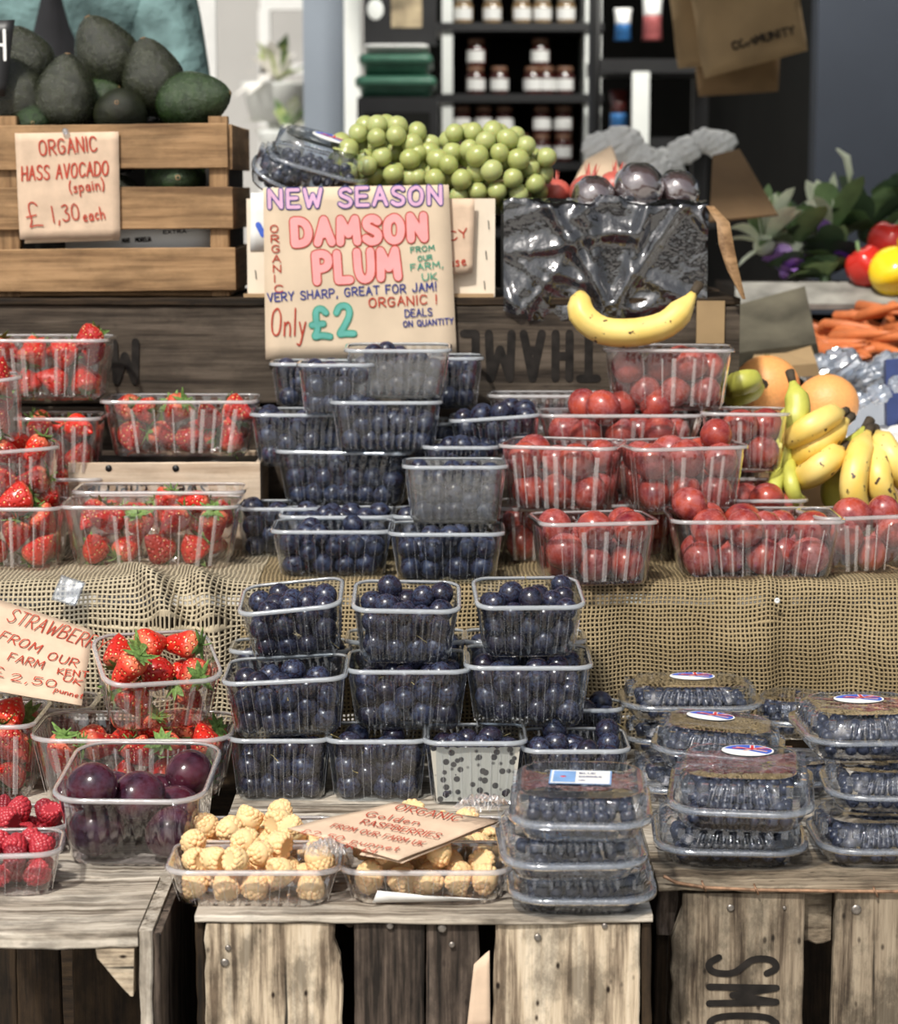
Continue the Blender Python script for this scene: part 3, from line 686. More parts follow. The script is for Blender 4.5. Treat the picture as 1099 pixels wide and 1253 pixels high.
class Card:
    """a sheet of card or paper whose plane passes through three known points; photo pixels are brought onto that plane"""
    def __init__(s, bl, br, tl):
        s.O = bl; ex = (br-bl).normalized(); n = ex.cross(tl-bl).normalized(); ez = n.cross(ex); s.n = n
        s.M = Matrix(((ex.x, -n.x, ez.x, bl.x), (ex.y, -n.y, ez.y, bl.y), (ex.z, -n.z, ez.z, bl.z), (0, 0, 0, 1))); s.I = s.M.inverted()
    def loc(s, u, v):
        d = ray(u, v); o = Vector((0, 0, CZ)); t = (s.O-o).dot(s.n)/d.dot(s.n); q = s.I @ (o+d*t); return q.x, q.z
    def sheet(s, quad, mat, wav=.0006, thick=.0012, nx=12, nz=12, seed=1, curl=0.0):
        """quad = px of tl, tr, br, bl"""
        tl, tr, br, bl = [s.loc(*q) for q in quad]; V = []; F = []; rng = random.Random(seed)
        for side in (0, 1):
            for j in range(nz+1):
                for i in range(nx+1):
                    a, b = i/nx, j/nz
                    x = (bl[0]*(1-a)+br[0]*a)*(1-b)+(tl[0]*(1-a)+tr[0]*a)*b; z = (bl[1]*(1-a)+br[1]*a)*(1-b)+(tl[1]*(1-a)+tr[1]*a)*b
                    y = wav*(math.sin(7*a+3*b+seed)+math.cos(9*b-4*a))*.5-wav*.0+(curl*(a-.5)**2*4)
                    V.append((x, y+wav+side*thick, z))
        m = (nx+1)*(nz+1)
        for j in range(nz):
            for i in range(nx):
                a = j*(nx+1)+i; F.append((a, a+1, a+nx+2, a+nx+1)); F.append((m+a, m+a+nx+1, m+a+nx+2, m+a+1))
        ring = [i for i in range(nx+1)]+[j*(nx+1)+nx for j in range(1, nz+1)]+[nz*(nx+1)+i for i in range(nx-1, -1, -1)]+[j*(nx+1) for j in range(nz-1, 0, -1)]
        for k in range(len(ring)): a, b = ring[k], ring[(k+1) % len(ring)]; F.append((a, m+a, m+b, b))
        return mesh('sheet', V, F, mat, smooth=True)
    def write(s, ink, mat, t, p0, p1, hpx, wpx, lift=.0004, **kw):
        a, b, h = s.loc(*p0), s.loc(*p1), s.loc(p0[0], p0[1]-hpx)
        w = math.hypot(b[0]-a[0], b[1]-a[1]); hh = abs((b[0]-a[0])*(h[1]-a[1])-(b[1]-a[1])*(h[0]-a[0]))/w; k = hh/hpx; kw2 = w/math.hypot(p1[0]-p0[0], p1[1]-p0[1]); k = min(k, kw2)
        ink.text(mat, t, a[0], a[1], hh, wpx*k, width=w, rot=math.degrees(math.atan2(b[1]-a[1], b[0]-a[0])), lift=lift, **kw)

# ------------------------------------------------------------------ the ground and the backdrop of the market
M_['ground'] = plain('pale_paving', (.42, .40, .37), .9, .3, .12, 4, .3)
M_['bgdark'] = plain('dark_shop_wall', (.008, .008, .007), .9, .2, .2, 3)
M_['bluegrey'] = plain('blue_grey_paint', (.040, .048, .065), .7, .3, .08, 3)
M_['column'] = plain('slate_blue_column_paint', (.20, .23, .27), .7, .3, .06, 5)
M_['cream'] = plain('cream_paint', (.78, .80, .77), .6, .3, .05, 6)
M_['palewall'] = plain('pale_render', (.42, .41, .39), .9, .2, .06, 1.2)
g = MB(); g.box(-14, 14, -6, 16, -.2, 0); o = g.build('floor', M_['ground'], smooth=False); tag(o, kind='structure')
g = MB(); g.box(P(520, 100, Y=9).x, 5.5, 9.0, 9.2, 0, 2.55); tag(g.build('wall_back', M_['bgdark'], smooth=False), kind='structure')
g = MB(); g.box(-6, P(530, 100, Y=12.9).x, 13, 13.2, 0, 6); tag(g.build('wall_street', M_['palewall'], smooth=False), kind='structure')
xr = P(1000, 80, Y=5.9).x
g = MB(); g.box(xr, xr+2.2, 5.9, 6.0, 0, 2.55); tag(g.build('wall_right', M_['bluegrey'], smooth=False), kind='structure')
g = MB(); g.box(xr+.02, xr+.1, 6.0, 9.0, 0, 2.55); tag(g.build('wall_side', M_['bgdark'], smooth=False), kind='structure')
xa, xb = P(371, 80, Y=5.6).x, P(418, 80, Y=5.6).x
g = MB(); g.box(xa, xb, 5.6, 5.75, 0, 2.55); tag(g.build('trim_column', M_['column'], smooth=False), kind='structure')
xc, xd = P(419, 80, Y=6.6).x, P(441, 80, Y=6.6).x
g = MB(); g.box(xc, xd, 6.6, 6.7, 0, 2.55); tag(g.build('trim_1', M_['cream'], smooth=False), kind='structure')
# unseen canopy added over the shop side to put the inside in shade
M_['canvas'] = plain('dark_canvas', (.05, .06, .05), .9)
t = thing('awning', 'dark canvas awning over the shop behind the stall', 'awning', T(0, 0, 0))
g = MB(); g.box(-.62, 4.5, 3.0, 9.2, 2.62, 2.66, 0); g.box(-.62, 4.5, 2.98, 3.0, 2.46, 2.66, 0); g.build('canvas', M_['canvas'], t, smooth=False)
g = MB(); g.tube([(4.3, 3.05, 0), (4.3, 3.05, 2.62)], .02, 8); g.build('pole', M_['steel'], t)
# added fill light, unseen, that brightens the shop under the awning
t = thing('strip_light', 'white strip light hanging under the awning in front of the shelves', 'lamp', T(.55, 5.15, 2.36))
g = MB(); g.box(-.62, .62, -.05, .05, .012, .05); g.build('housing', M_['cream'], t, smooth=False)
for x in (-.5, .5): g = MB(); g.tube([(x, 0, .05), (x, 0, .26)], .004, 6); g.build('hanger', M_['cream'], t)
ld_ = bpy.data.lights.new('strip_lamp', 'AREA'); ld_.shape = 'RECTANGLE'; ld_.size = 1.2; ld_.size_y = .07; ld_.energy = 42; ld_.color = (1, .97, .90)
lo_ = bpy.data.objects.new('strip_lamp', ld_); COL.objects.link(lo_); lo_.parent = t; lo_.location = (0, 0, 0); lo_.rotation_euler = (R(42), 0, 0)
# white pole on the left
xw = P(254, 60, Y=5.0)
t = thing('tent_pole', 'white square tent pole right of the teal sleeve', 'pole', T(xw.x, 5.0, 0))
g = MB(); g.box(-.019, .019, -.019, .019, .01, 2.6); g.build('shaft', M_['white'], t, smooth=False)
g = MB(); g.box(-.06, .06, -.06, .06, 0, .012); g.build('foot_plate', M_['steel'], t, smooth=False)
# facade details far behind: sunlit window frame and hanging flowers
def far_plant(name, label, u, v, Y, s, cols, seed):
    rng = random.Random(seed); p = P(u, v, Y=Y); base = T(p.x, p.y, 0); t = thing(name, label, 'plant', base)
    mb = MB(); mb.lathe([(s*.45, p.z-s*1.2), (s*.6, p.z-s*.6), (s*.62, p.z-s*.55)], 12); mb.box(-.03, .03, -.03, .03, 0, p.z-s*1.1)
    mb.build('planter', M_['cream'], t)
    for i in range(26):
        a, e = rng.uniform(0, 6.28), rng.uniform(-.2, 1.3); l = s*rng.uniform(.5, 1.1); d = Vector((math.cos(a)*math.cos(e), math.sin(a)*math.cos(e), math.sin(e)))
        side = d.cross(Vector((0, 0, 1))).normalized()*s*rng.uniform(.08, .16); m = MB(); c = Vector((0, 0, p.z-s*.5))
        m.add([c-side*.3, c+side*.3, c+d*l*.6+side, c+d*l*.6-side, c+d*l-Vector((0, 0, l*.2))], [(0, 1, 2, 3), (3, 2, 4)]); m.build('leaf', cols[i % len(cols)], t)
M_['leaf_l'] = plain('light_leaf', (.50, .58, .24), .6); M_['leaf_d'] = plain('dark_leaf', (.05, .09, .04), .6); M_['leaf_m'] = plain('mid_leaf', (.20, .31, .13), .6)
M_['leaf_p'] = plain('pale_leaf', (.80, .86, .66), .6); M_['purple'] = plain('purple_leaf', (.24, .12, .38), .5); M_['blossom'] = plain('white_blossom', (.85, .82, .76), .7)
far_plant('potted_plant', 'potted green plant with white blossom seen blurred left of the slate blue column', 338, 62, 8.0, .20, [M_['leaf_l'], M_['blossom'], M_['leaf_m'], M_['blossom']], 3)
far_plant('potted_plant', 'second blurred potted plant, lower, between the white pole and the column', 350, 128, 7.4, .15, [M_['blossom'], M_['leaf_m'], M_['blossom'], M_['leaf_l']], 4)
g = MB()
for (u0, u1, v0, v1) in ((318, 378, -20, 12), (318, 378, 78, 90), (318, 330, 12, 200)):
    a, b = P(u0, v1, Y=9), P(u1, v0, Y=9); g.box(a.x, b.x, 9, 9.06, a.z, b.z)
a, b = P(318, 200, Y=9), P(330, 200, Y=9); g.box(a.x, b.x, 9, 9.06, 0, b.z)
t = thing('market_stand', 'white framed market stand in bright light far behind', 'stand', T(0, 0, 0)); g.build('frame', M_['white'], t, smooth=False)

# ------------------------------------------------------------------ shelves with jars
def U(u, v, Y): return P(u, v, Y=Y)
YS = 6.3
t = thing('shelf_unit', 'cream shelf unit with dark shelves behind the grapes', 'shelf', T(0, YS, 0))
for (u0, u1) in ((541, 554), (716, 736)):
    a, b = U(u0, 60, YS).x, U(u1, 60, YS).x; g = MB(); g.box(a, b, 0, .30, 0, 2.3); g.build('upright', M_['cream'], t, smooth=False)
a, b = U(541, 60, YS).x, U(736, 60, YS).x
g = MB(); g.box(a, b, .28, .30, 0, 2.3); g.build('back_panel', M_['bgdark'], t, smooth=False)
SHZ = []
for v in (-64, 28, 115, 198, 280):
    z = U(600, v, YS).z; SHZ.append(z); g = MB(); g.box(a-.02, b+.005, -.015, .28, z-.022, z); g.build('shelf_board', M_['black'], t, smooth=False)
M_['jam'] = plain('dark_jam_glass', (.07, .015, .012), .15, .6, .2, 20); M_['jampale'] = plain('amber_jar_glass', (.30, .20, .10), .15, .6, .2, 20)
M_['lid'] = plain('brown_lid', (.20, .10, .06), .5); M_['lidpale'] = plain('pale_lid', (.42, .38, .33), .5)
def jar_master(glass, lid):
    t = thing('jam_jar', 'x', 'jar', T(0, 0, 0)); r = .026
    g = MB(); g.lathe([(r*.9, 0), (r, .004), (r, .048), (r*.78, .058), (r*.76, .062)], 14); g.build('glass', glass, t)
    g = MB(); g.lathe([(r*.84, .060), (r*.84, .073), (r*.74, .075)], 14); g.build('lid', lid, t)
    g = MB(); V = []; n = 9
    for k in range(n):
        an = R(-90-65+130*k/(n-1)); V += [(math.cos(an)*(r+.0007), math.sin(an)*(r+.0007), .012), (math.cos(an)*(r+.0007), math.sin(an)*(r+.0007), .042)]
    g.add(V, [(2*k, 2*k+2, 2*k+3, 2*k+1) for k in range(n-1)]); g.build('paper_label', M_['white'], t)
    return t
def dup(root, M, label=None, group=None):
    r = root.copy(); COL.objects.link(r); r.matrix_world = M
    if label: r['label'] = label
    if group: r['group'] = group
    for ch in list(root.children):
        c = ch.copy(); COL.objects.link(c); c.parent = r
        for g2 in list(ch.children):
            d = g2.copy(); COL.objects.link(d); d.parent = c
    return r
jm = [jar_master(M_['jam'], M_['lid']), jar_master(M_['jampale'], M_['lidpale'])]; used = [0, 0]
ORD = {}
def jar(u, Y, z, kind, lab, grp):
    ORD[grp] = ORD.get(grp, 0)+1; lab = lab.replace('jar', ('first', 'second', 'third', 'fourth', 'fifth', 'sixth')[ORD[grp]-1]+' jar from left,', 1)
    M = T(P(u, 100, Y=Y).x, Y, z) @ Rz((u*37) % 30-15)
    if not used[kind]: used[kind] = 1; o = jm[kind]; o.matrix_world = M; o['label'] = lab; o['group'] = grp
    else: dup(jm[kind], M, lab, grp)
for u in (567, 602, 638, 663, 692): jar(u, YS+.05, SHZ[1], 1, 'pale amber jar with white label, top shelf of cream unit', 'pale jars on the top shelf')
for u in (582, 611, 652, 668, 691): jar(u, YS+.05, SHZ[2], 0, 'dark red jam jar with white label standing on the middle shelf', 'dark jars on the middle shelf')
for u in (583, 661): jar(u, YS+.06, SHZ[2]+.076, 0, 'dark red jam jar stacked on the jars of the middle shelf', 'dark jars stacked on the middle shelf')
for u in (566, 592, 617, 663, 690): jar(u, YS+.05, SHZ[3]+.076, 0, 'dark red jam jar in the upper layer of the lowest shelf', 'upper jars of the lowest shelf')
for u in (566, 592, 618, 637, 663, 690): jar(u, YS+.05, SHZ[3], 0, 'dark red jam jar in the lower layer of the lowest shelf', 'lower jars of the lowest shelf')
# second shelf unit
YT = 5.9
t = thing('shelf_unit', 'black shelf unit with a pale post, right of the cream shelf unit', 'shelf', T(0, YT, 0))
a, b = U(740, 60, YT).x, U(812, 60, YT).x
for v in (72, 168, 262): z = U(700, v, YT).z; g = MB(); g.box(a-.03, b+.14, 0, .26, z-.035, z); g.build('shelf_board', M_['black'], t, smooth=False)
x1, x2 = U(774, 60, YT).x, U(795, 60, YT).x; g = MB(); g.box(x1, x2, -.012, .012, 0, U(774, 70, YT).z-.036); g.build('upright', M_['cream'], t, smooth=False)
g = MB(); g.box(b+.10, b+.14, .22, .26, 0, 2.3); g.build('upright', M_['black'], t, smooth=False)
M_['bluebag'] = plain('blue_packet', (.05, .20, .50), .3); M_['redbag'] = plain('pink_red_packet', (.45, .12, .12), .4)
def packet(label, u, v0, v1, w, mats, Y=YT+.08):
    b_ = U(u, v1, Y); tp = U(u, v0, Y); h = tp.z-b_.z; w = w*pxm(b_); t = thing('packet', label, 'packet', T(*b_))
    for k, m in enumerate(mats):
        z0, z1 = h*k/len(mats), h*(k+1)/len(mats); n = 6; V = []; F = []
        for j in range(n+1):
            zz = z0+(z1-z0)*j/n; s_ = zz/h; th = .03*math.sin(math.pi*min(.98, max(.06, s_)))+.002; ww = w/2*(1-.12*math.sin(math.pi*s_))
            V += [(-ww, 0, zz), (-ww*.5, -th, zz), (ww*.5, -th, zz), (ww, 0, zz), (ww*.5, th, zz), (-ww*.5, th, zz)]
        for j in range(n):
            for q in range(6): a_, c_ = j*6+q, j*6+(q+1) % 6; F.append((a_, c_, c_+6, a_+6))
        F += [tuple(range(5, -1, -1)), tuple(range(n*6, n*6+6))]
        g = MB(); g.add(V, F); g.build('body' if k == 0 else 'top_panel', m, t)
packet('small blue packet standing on the black shelf', 762, 10, 50, 22, [M_['bluebag'], M_['white']])
packet('pink and white packet right of the blue packet', 798, -10, 50, 26, [M_['redbag'], M_['white']])
packet('dark red bottle shaped packet low on the black shelf unit', 757, 110, 168, 24, [M_['bluebag'], M_['jam']])
# green boxes with lids on a black cabinet
YG = 5.9
x0, x1 = U(432, 100, YG).x, U(536, 100, YG).x
t = thing('cabinet', 'black cabinet with green topped bins behind the grapes', 'cabinet', T(0, YG, 0))
z = U(480, 113, YG).z; g = MB(); g.box(x0+.01, x1, 0, .4, 0, z-.012); g.build('body', M_['black'], t, smooth=False)
g = MB(); g.box(x0+.03, x1-.02, -.004, 0, .1, z-.05); g.build('door', M_['bgdark'], t, smooth=False)
M_['green_tray'] = plain('dark_green_plastic', (.05, .15, .10), .35)
zz = z-.012
for k, (lab, col) in enumerate((('lower green plastic tray on the black cabinet', 'green_tray'), ('upper green plastic tray on the black cabinet', 'green_tray'), ('white tray on top of the green trays', 'white'))):
    h = (.055, .055, .022)[k]; w = (x1-x0)-.01-k*.02; t = thing('storage_tray', lab, 'tray', T((x0+x1)/2, YG+.2, zz))
    V, F = rings([(rrect(w*.86, .36, .02, 6), 0), (rrect(w*.88, .37, .02, 6), h*.55)], True, False); obj('tub', mesh('tub', V, F, M_[col]), t)
    V, F = rings([(rrect(w*.9, .38, .02, 6), h*.5), (rrect(w, .42, .02, 6), h*.55), (rrect(w, .42, .02, 6), h*.85), (rrect(w*.9, .36, .02, 6), h)], True, True); obj('lid', mesh('lid', V, F, M_[col]), t)
    zz += h+.001
t = thing('picture_board', 'dark framed board with a tan picture above the green trays', 'board', T((x0+x1)/2+.01, YG+.1, zz))
w = U(532, 30, YG).x-U(441, 30, YG).x; g = MB(); g.box(-w/2, w/2, 0, .02, 0, .45); g.build('frame', M_['black'], t, smooth=False)
M_['tan'] = plain('tan_print', (.45, .36, .23), .7, .3, .4, 14)
g = MB(); g.box(-w*.12, w*.30, -.004, -.0005, .045, .33); g.build('picture', M_['tan'], t, smooth=False)
g = MB(); g.sphere((-w*.34, -.002, .09), .022, 12, 8, 0, (1, .2, 1.2)); g.build('badge', M_['cream'], t)

# ------------------------------------------------------------------ hanging paper bags
def flat_bag(label, quad, Y, mat, grp=None, depth_=.05, text=None, name='paper_bag', z_hang=None):
    c = [P(*q, Y=Y) for q in quad]; mid = sum(c, Vector())/4; t = thing(name, label, 'bag', T(*mid), grp); V = []; F = []; n = 10
    for s in (0, 1):
        for j in range(n+1):
            for i in range(n+1):
                a_, b_ = i/n, j/n; q = (c[0]*(1-a_)+c[1]*a_)*(1-b_)+(c[3]*(1-a_)+c[2]*a_)*b_
                e = (4*a_*(1-a_))**.5*(4*b_*(1-b_)+.05)**.4; y = (-1 if s == 0 else 1)*depth_/2*e+.010*math.sin(9*a_+5*b_)*math.sin(6*b_)
                V.append(tuple(q-mid+Vector((0, y, 0))))
    m = (n+1)**2
    for j in range(n):
        for i in range(n): a_ = j*(n+1)+i; F.append((a_, a_+n+1, a_+n+2, a_+1)); F.append((m+a_, m+a_+1, m+a_+n+2, m+a_+n+1))
    ring = [i for i in range(n+1)]+[j*(n+1)+n for j in range(1, n+1)]+[n*(n+1)+i for i in range(n-1, -1, -1)]+[j*(n+1) for j in range(n-1, 0, -1)]
    for k in range(len(ring)): a_, b_ = ring[k], ring[(k+1) % len(ring)]; F.append((a_, b_, m+b_, m+a_))
    obj('paper', mesh('paper', V, F, mat), t)
    g = MB(); g.tube([c[0]*.6+c[1]*.4-mid, (c[0]+c[1])/2-mid+Vector((0, 0, .09)), c[0]*.4+c[1]*.6-mid], .003, 6); g.build('handle', mat, t)
    if text:
        ink = Ink(); k = pxm(mid); (u0, v0), (u1, v1) = text[1]; a_ = P(u0, v0, Y=Y)-mid; w = (u1-u0)*k
        ink.text('stencil', text[0], a_.x, a_.z, text[2]*k, 2.4*k, width=w, rot=math.degrees(math.atan2(v0-v1, u1-u0)), lift=depth_/2+.004); ink.build(t)
    return t
rail = thing('hanging_rail', 'dark rail above the picture from which the brown paper bags hang', 'rail', T(0, 4.8, 0))
g = MB(); zr = P(900, -70, Y=4.8).z; g.tube([(.3, 0, zr), (2.0, 0, zr)], .012, 8); g.build('bar', M_['black'], rail)
for x in (.3, 2.0): g = MB(); g.tube([(x, 0, 0), (x, 0, zr)], .012, 8); g.build('post', M_['black'], rail)
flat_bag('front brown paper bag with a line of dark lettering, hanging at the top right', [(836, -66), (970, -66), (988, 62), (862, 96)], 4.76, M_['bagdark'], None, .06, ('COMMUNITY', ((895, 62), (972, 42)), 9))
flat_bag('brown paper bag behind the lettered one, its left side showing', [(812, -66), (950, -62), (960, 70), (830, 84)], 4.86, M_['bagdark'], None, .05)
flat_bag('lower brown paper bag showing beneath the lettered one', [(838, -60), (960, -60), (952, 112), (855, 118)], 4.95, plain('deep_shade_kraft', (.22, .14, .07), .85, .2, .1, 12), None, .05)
# things heaped behind the lined box
def lump(name, label, cat, pts, Y, mat, r, seed=0, gfloor=None):
    rng = random.Random(seed); c = [P(u, v, Y=Y) for u, v in pts]; mid = sum(c, Vector())/len(c); t = thing(name, label, cat, T(*mid)); mb = MB()
    Rr = r*pxm(mid); first = True
    for q in c:
        mb = MB(); mb.sphere((0, 0, 0), Rr*rng.uniform(1.0, 1.4), 22, 14, sc=(1.15, .8, .9)); me = mb.mesh('fold', mat, False); ph = [rng.uniform(0, 6) for _ in range(6)]
        for v in me.vertices:
            d = v.co/Rr; f = 1+.16*abs(math.sin(4*d.x+ph[0]+2*d.z))+.14*abs(math.sin(5*d.z-3*d.x+ph[1]))-.15+rng.uniform(-.04, .04); v.co *= f
        obj('fold', me, t, T(*(q-mid)))
    return t
lump('plastic_bag', 'crumpled white plastic bag behind the left of the lined box', 'bag', [(735, 180), (760, 176), (785, 196), (800, 208)], 4.4, M_['white'], 17, 3)
lump('plastic_bag', 'crumpled white plastic bag beside the tilted brown cardboard', 'bag', [(816, 200), (838, 184), (862, 172), (880, 176)], 4.5, M_['white'], 16, 5)
def slab(name, label, cat, quad, Y0, Y1, th, mat):
    """a thick sheet through four pixels, its upper edge at Y1 and its lower edge at Y0"""
    c = [P(*quad[0], Y=Y1), P(*quad[1], Y=Y1), P(*quad[2], Y=Y0), P(*quad[3], Y=Y0)]; mid = sum(c, Vector())/4; n = (c[1]-c[0]).cross(c[3]-c[0]).normalized()*th
    t = thing(name, label, cat, T(*mid)); g = MB(); V = [q-mid for q in c]+[q-mid+n for q in c]
    g.add(V, [(0, 3, 2, 1), (4, 5, 6, 7), (0, 1, 5, 4), (1, 2, 6, 5), (2, 3, 7, 6), (3, 0, 4, 7)]); g.build('board', mat, t, smooth=False); return t
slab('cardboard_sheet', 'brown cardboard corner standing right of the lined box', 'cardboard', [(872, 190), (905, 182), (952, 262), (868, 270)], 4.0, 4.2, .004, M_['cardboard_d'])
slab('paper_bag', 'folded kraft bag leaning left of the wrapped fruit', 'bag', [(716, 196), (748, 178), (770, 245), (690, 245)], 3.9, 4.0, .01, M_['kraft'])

# ------------------------------------------------------------------ person in a teal shirt behind the avocados
def skin_body(name, mat, nodes, edges, parent, lev=2):
    me = bpy.data.meshes.new(name); me.from_pydata([n[:3] for n in nodes], edges, []); me.materials.append(mat)
    o = obj(name, me, parent); o.modifiers.new('skin', 'SKIN'); o.modifiers['skin'].use_smooth_shade = True
    for v, n in zip(me.skin_vertices[0].data, nodes): v.radius = (n[3], n[4] if len(n) > 4 else n[3])
    me.skin_vertices[0].data[0].use_root = True
    s = o.modifiers.new('sub', 'SUBSURF'); s.levels = lev; s.render_levels = lev
    return o
M_['skin'] = plain('skin_tone', (.55, .34, .24), .5, .4, .04, 20, sub=.1)
M_['teal'] = plain('teal_cotton', (.145, .235, .235), .85, .2, .30, 11, 1.0)
M_['apron'] = plain('black_apron', (.015, .015, .018), .9); M_['jeans'] = plain('dark_trousers', (.03, .035, .05), .9); M_['hair'] = plain('dark_brown_hair', (.03, .02, .012), .6)
px = P(74, 60, Y=4.15).x
t = thing('person', 'person in a teal shirt and black apron bending over behind the avocados, arms apart', 'person', T(px, 4.25, 0))
body = [(0, 0, .98, .15, .11), (0, -.01, 1.15, .14, .10), (0, -.04, 1.32, .155, .11), (0, -.08, 1.46, .14, .10), (0, -.12, 1.56, .06), (0, -.16, 1.63, .055), (0, -.18, 1.71, .095, .11), (0, -.18, 1.80, .075),
        (.17, -.08, 1.50, .05), (.205, -.15, 1.23, .045), (.10, -.34, 1.18, .036), (.03, -.38, 1.16, .030),
        (-.19, -.08, 1.50, .06), (-.245, -.18, 1.26, .048), (-.12, -.36, 1.18, .036), (-.06, -.40, 1.16, .030),
        (.09, 0, .90, .095), (.10, -.01, .50, .062), (.10, .02, .09, .042), (.10, -.12, .035, .035),
        (-.09, 0, .90, .095), (-.10, -.01, .50, .062), (-.10, .02, .09, .042), (-.10, -.12, .035, .035)]
be = [(0, 1), (1, 2), (2, 3), (3, 4), (4, 5), (5, 6), (6, 7), (3, 8), (8, 9), (9, 10), (10, 11), (3, 12), (12, 13), (13, 14), (14, 15), (0, 16), (16, 17), (17, 18), (18, 19), (0, 20), (20, 21), (21, 22), (22, 23)]
skin_body('body', M_['skin'], body, be, t)
shirt = [(0, 0, 1.00, .175, .135), (0, -.01, 1.15, .165, .125), (0, -.04, 1.32, .18, .135), (0, -.08, 1.46, .165, .12), (0, -.11, 1.54, .085),
         (.17, -.09, 1.50, .072), (.195, -.13, 1.36, .070), (.215, -.16, 1.22, .074), (.16, -.26, 1.19, .055), (.11, -.33, 1.185, .050),
         (-.19, -.09, 1.51, .085), (-.235, -.15, 1.37, .088), (-.262, -.19, 1.25, .078), (-.19, -.29, 1.205, .060), (-.13, -.35, 1.185, .050)]
skin_body('shirt', M_['teal'], shirt, [(0, 1), (1, 2), (2, 3), (3, 4), (3, 5), (5, 6), (6, 7), (7, 8), (8, 9), (3, 10), (10, 11), (11, 12), (12, 13), (13, 14)], t)
tr_ = [(0, 0, .99, .17, .13), (.09, 0, .88, .115), (.10, 0, .5, .085), (.10, .02, .10, .065), (-.09, 0, .88, .115), (-.10, 0, .5, .085), (-.10, .02, .10, .065)]
skin_body('trousers', M_['jeans'], tr_, [(0, 1), (1, 2), (2, 3), (0, 4), (4, 5), (5, 6)], t)
g = MB(); V = []; F = []
for j in range(9):
    zz = .62+j*.105; w = .17 if j < 6 else .17-.05*(j-5); yb = -.16-(.05*(zz-1.1) if zz > 1.1 else 0)-.03
    for i in range(9): a_ = (i/8-.5)*2; V.append((a_*w, yb+.09*a_*a_, zz))
for j in range(8):
    for i in range(8): k = j*9+i; F.append((k, k+1, k+10, k+9))
g.add(V, F); o = g.build('apron', M_['apron'], t)
g = MB(); g.sphere((0, -.17, 1.77), .118, 20, 14, 0, (.95, 1.05, .92)); me = g.mesh('hair', M_['hair'])
for v in me.vertices:
    if v.co.y < -.20 and v.co.z < 1.80: v.co.y = -.20
obj('hair', me, t)
g = MB(); g.sphere((0, -.292, 1.70), .016, 8, 6, 0, (.8, 1.2, 1.3)); g.build('nose', M_['skin'], t)
for s in (-1, 1):
    g = MB(); g.sphere((s*.032, -.272, 1.725), .012, 10, 8); o = g.build('eye', M_['white'], t)
    g = MB(); g.sphere((s*.032, -.281, 1.725), .0055, 8, 6); g.build('iris', M_['hair'], o)
    g = MB(); g.sphere((s*.098, -.18, 1.71), .026, 8, 6, 0, (.4, .8, 1.2)); g.build('ear', M_['skin'], t)
    g = MB(); base = Vector((s*.03 if s > 0 else -.06, -.38 if s > 0 else -.40, 1.16)); base = Vector((.03, -.38, 1.16)) if s > 0 else Vector((-.06, -.40, 1.16))
    g.sphere(base+Vector((-s*.01, -.035, -.01)), .036, 12, 8, 0, (1.05, 1.25, .5))
    for q, (l, a_) in enumerate(((.062, -.5), (.074, -.17), (.078, .12), (.068, .42))):
        d = Vector((math.sin(a_), -math.cos(a_), -.25)); b0 = base+Vector((-s*.01, -.065, -.01))+Vector((math.sin(a_)*.055, 0, 0)); g.tube([b0, b0+d*l*.5, b0+d*l*.85+Vector((0, 0, -l*.35))], [.010, .009, .007], 8)
    g.tube([base+Vector((-s*.03, -.02, 0)), base+Vector((-s*.065, -.05, -.01)), base+Vector((-s*.07, -.085, -.03))], [.012, .010, .008], 8); g.build('hand', M_['skin'], t)
g = MB(); g.tube([(-.022, -.281, 1.672), (0, -.287, 1.670), (.022, -.281, 1.672)], .004, 6); g.build('mouth', M_['rasp_dark'], t)
for s in (-1, 1): g = MB(); g.lathe([(.045, 0), (.05, .02), (.045, .06), (.035, .08)], 12, 0, T(s*.10, -.05, 0) @ Matrix.Diagonal((1, 2.3, 1, 1))); g.build('shoe', M_['black'], t)

# ------------------------------------------------------------------ display table on the right with vegetables
YV = 3.75
xv0, xv1 = P(925, 440, Y=YV).x, 2.1
zt = P(1000, 440, Y=YV).z-.02
t = thing('trestle_table', 'low wooden display table under the carrots at the right', 'table', T(0, YV, 0))
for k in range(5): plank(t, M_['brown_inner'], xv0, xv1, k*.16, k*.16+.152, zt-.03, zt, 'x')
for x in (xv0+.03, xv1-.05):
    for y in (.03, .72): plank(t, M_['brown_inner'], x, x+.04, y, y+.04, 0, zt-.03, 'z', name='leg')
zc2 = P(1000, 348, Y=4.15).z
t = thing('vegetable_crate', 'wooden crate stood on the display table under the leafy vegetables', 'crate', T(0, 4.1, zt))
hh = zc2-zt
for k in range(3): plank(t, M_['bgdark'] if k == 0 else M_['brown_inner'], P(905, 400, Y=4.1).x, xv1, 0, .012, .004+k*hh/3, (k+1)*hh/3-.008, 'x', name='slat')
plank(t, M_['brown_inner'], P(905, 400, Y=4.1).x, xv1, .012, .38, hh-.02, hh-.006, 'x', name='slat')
for x in (P(905, 400, Y=4.1).x, xv1-.03): plank(t, M_['brown_inner'], x, x+.02, .014, .36, .0, hh-.02, 'y', name='end_board')
